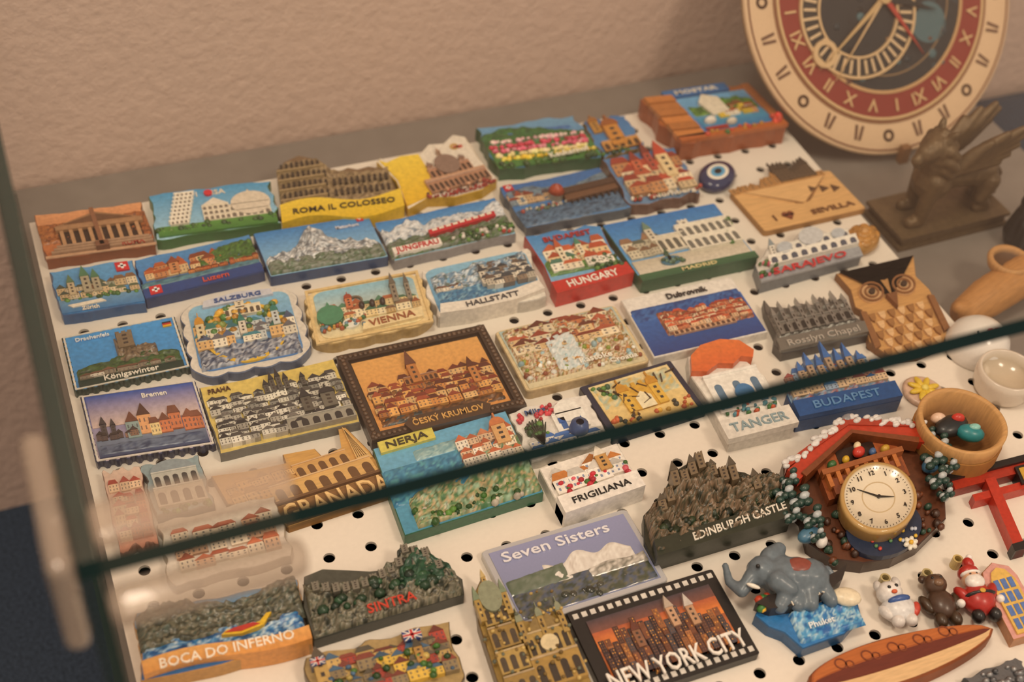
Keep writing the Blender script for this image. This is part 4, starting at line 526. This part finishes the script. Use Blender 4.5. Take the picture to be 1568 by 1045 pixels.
addq((bx0,by0,0),(bx1,by0,0),(gx1,Y0,0),(X0,Y0,0));addq((bx1,by0,0),(bx1,by1,0),(gx1,gy1,0),(gx1,Y0,0));addq((bx1,by1,0),(bx0,by1,0),(X0,gy1,0),(gx1,gy1,0));addq((bx0,by1,0),(bx0,by0,0),(X0,Y0,0),(X0,gy1,0))
for a,c in(((bx0,by0),(bx1,by0)),((bx1,by0),(bx1,by1)),((bx1,by1),(bx0,by1)),((bx0,by1),(bx0,by0))): addq((*a,-.0149),(*c,-.0149),(*c,0),(*a,0))
n=len(vs); vs.extend([(bx0+.001,by0+.001,-.009),(bx1-.001,by0+.001,-.009),(bx1-.001,by1-.001,-.009),(bx0+.001,by1-.001,-.009)]); fs.append((n,n+1,n+2,n+3)); mi.append(1)  # added sheet under the board, coloured near-black so the holes look shaded
mesh('white_pegboard',vs,fs,[m_board,m_hole_shade],mi)
# ---------------- case, room ----------------
m_shelf=pmat('grey_laminate','857e78',.3,60,.06,.03)
m_glass,nt,p=newmat('clear_glass'); nt.nodes.remove(p); out=nt.nodes['Material Output']
tr=nt.nodes.new('ShaderNodeBsdfTransparent'); tr.inputs[0].default_value=(.98,.99,.985,1); gl=nt.nodes.new('ShaderNodeBsdfGlossy'); gl.inputs['Roughness'].default_value=.03
lw=nt.nodes.new('ShaderNodeLayerWeight'); lw.inputs[0].default_value=.5; pw=nt.nodes.new('ShaderNodeMath'); pw.operation='POWER'; pw.inputs[1].default_value=4; ma=nt.nodes.new('ShaderNodeMath'); ma.operation='MULTIPLY_ADD'; ma.inputs[1].default_value=.6; ma.inputs[2].default_value=.025; mx=nt.nodes.new('ShaderNodeMixShader')
nt.links.new(lw.outputs['Facing'],pw.inputs[0]);nt.links.new(pw.outputs[0],ma.inputs[0]);nt.links.new(ma.outputs[0],mx.inputs[0]);nt.links.new(tr.outputs[0],mx.inputs[1]);nt.links.new(gl.outputs[0],mx.inputs[2]);nt.links.new(mx.outputs[0],out.inputs[0])
m_edge,nt,p=newmat('green_glass_edge'); p.inputs['Base Color'].default_value=(.014,.038,.035,1); p.inputs['Roughness'].default_value=.15
m_wall=pmat('stucco_wall','dcc2b4',.85,170,.03,.6,.002)
m_carpet=pmat('denim_blue_carpet','2f3c4e',.95,500,.35,.8,.002,c2='46566c')
case=emp('glass_display_case')
boxm('case_base',-.006,.16,-.290,.615,.6715,-.0151,[m_shelf],parent=case)
boxm('glass_top',-.0075,.219,.2075,.615,.668,.215,[m_glass,m_edge],0,1,case)
boxm('glass_side',-.0075,.219,-.015,-.002,.668,.2074,[m_edge,m_glass],0,1,case)
m_cl,nt,p=newmat('frosted_acrylic'); out=nt.nodes['Material Output']; p.inputs['Base Color'].default_value=(*C('c4b4a4'),1); p.inputs['Roughness'].default_value=.12; p.inputs['Coat Weight'].default_value=1
tr=nt.nodes.new('ShaderNodeBsdfTransparent'); tr.inputs[0].default_value=(.90,.87,.84,1); mx=nt.nodes.new('ShaderNodeMixShader'); mx.inputs[0].default_value=.42; nt.links.new(tr.outputs[0],mx.inputs[1]); nt.links.new(p.outputs[0],mx.inputs[2]); nt.links.new(mx.outputs[0],out.inputs[0])
boxm('clamp_bar_top',-.002,.2195,.2152,.050,.2335,.2215,[m_cl],parent=case,bev=.003)
boxm('clamp_bar_front',-.002,.208,.1955,.050,.2185,.2065,[m_cl],parent=case,bev=.004)
boxm('clamp_bar_side',-.0145,.214,.184,-.0078,.262,.2205,[m_cl],parent=case,bev=.003)
def plane(name,vs,m): return mesh(name,vs,[(0,1,2,3)],[m])
plane('wall_back',[(-1.5,.674,-.294),(2.2,.674,-.294),(2.2,.674,1.6),(-1.5,.674,1.6)],m_wall)
plane('floor',[(-1.5,-1.2,-.294),(2.2,-1.2,-.294),(2.2,.674,-.294),(-1.5,.674,-.294)],m_carpet)
boxm('blue_bench_cushion',.63,.1,-.2935,1.3,.672,-.078,[m_carpet],bev=.02)
# ---------------- camera, light ----------------
F=2083.0; H=.5
XC=Vector((6200,-1441,2083)).normalized()
YC=Vector((-1210,-2195,2083)); YC=(YC-XC*YC.dot(XC)).normalized()
ZC=XC.cross(YC)
cam=bpy.data.cameras.new('camera'); co=bpy.data.objects.new('camera',cam); S.collection.objects.link(co)
co.matrix_world=Matrix(((XC.x,-XC.y,-XC.z,0),(YC.x,-YC.y,-YC.z,0),(ZC.x,-ZC.y,-ZC.z,H),(0,0,0,1)))
cam.lens=36*F/1568; cam.sensor_width=36; cam.clip_start=.01; S.camera=co
cam.dof.use_dof=True; cam.dof.focus_distance=.64; cam.dof.aperture_fstop=7
w=bpy.data.worlds.new('w'); S.world=w; w.use_nodes=True; w.node_tree.nodes['Background'].inputs[0].default_value=(1,.77,.58,1); w.node_tree.nodes['Background'].inputs[1].default_value=.6
def area(n,loc,tgt,size,e,c):
    l=bpy.data.lights.new(n,'AREA'); l.size=size; l.energy=e; l.color=c; o=bpy.data.objects.new(n,l); o.location=loc; o.rotation_euler=(Vector(tgt)-Vector(loc)).to_track_quat('-Z','Y').to_euler(); S.collection.objects.link(o)
area('ceiling_lamp',(-.1,.3,1.5),(.2,.45,0),.3,8,(1,.82,.63))
area('ceiling_lamp',(.75,-.5,1.4),(.3,.5,0),.3,8,(1,.78,.58))
S.view_settings.view_transform='Standard'; S.view_settings.look='None'
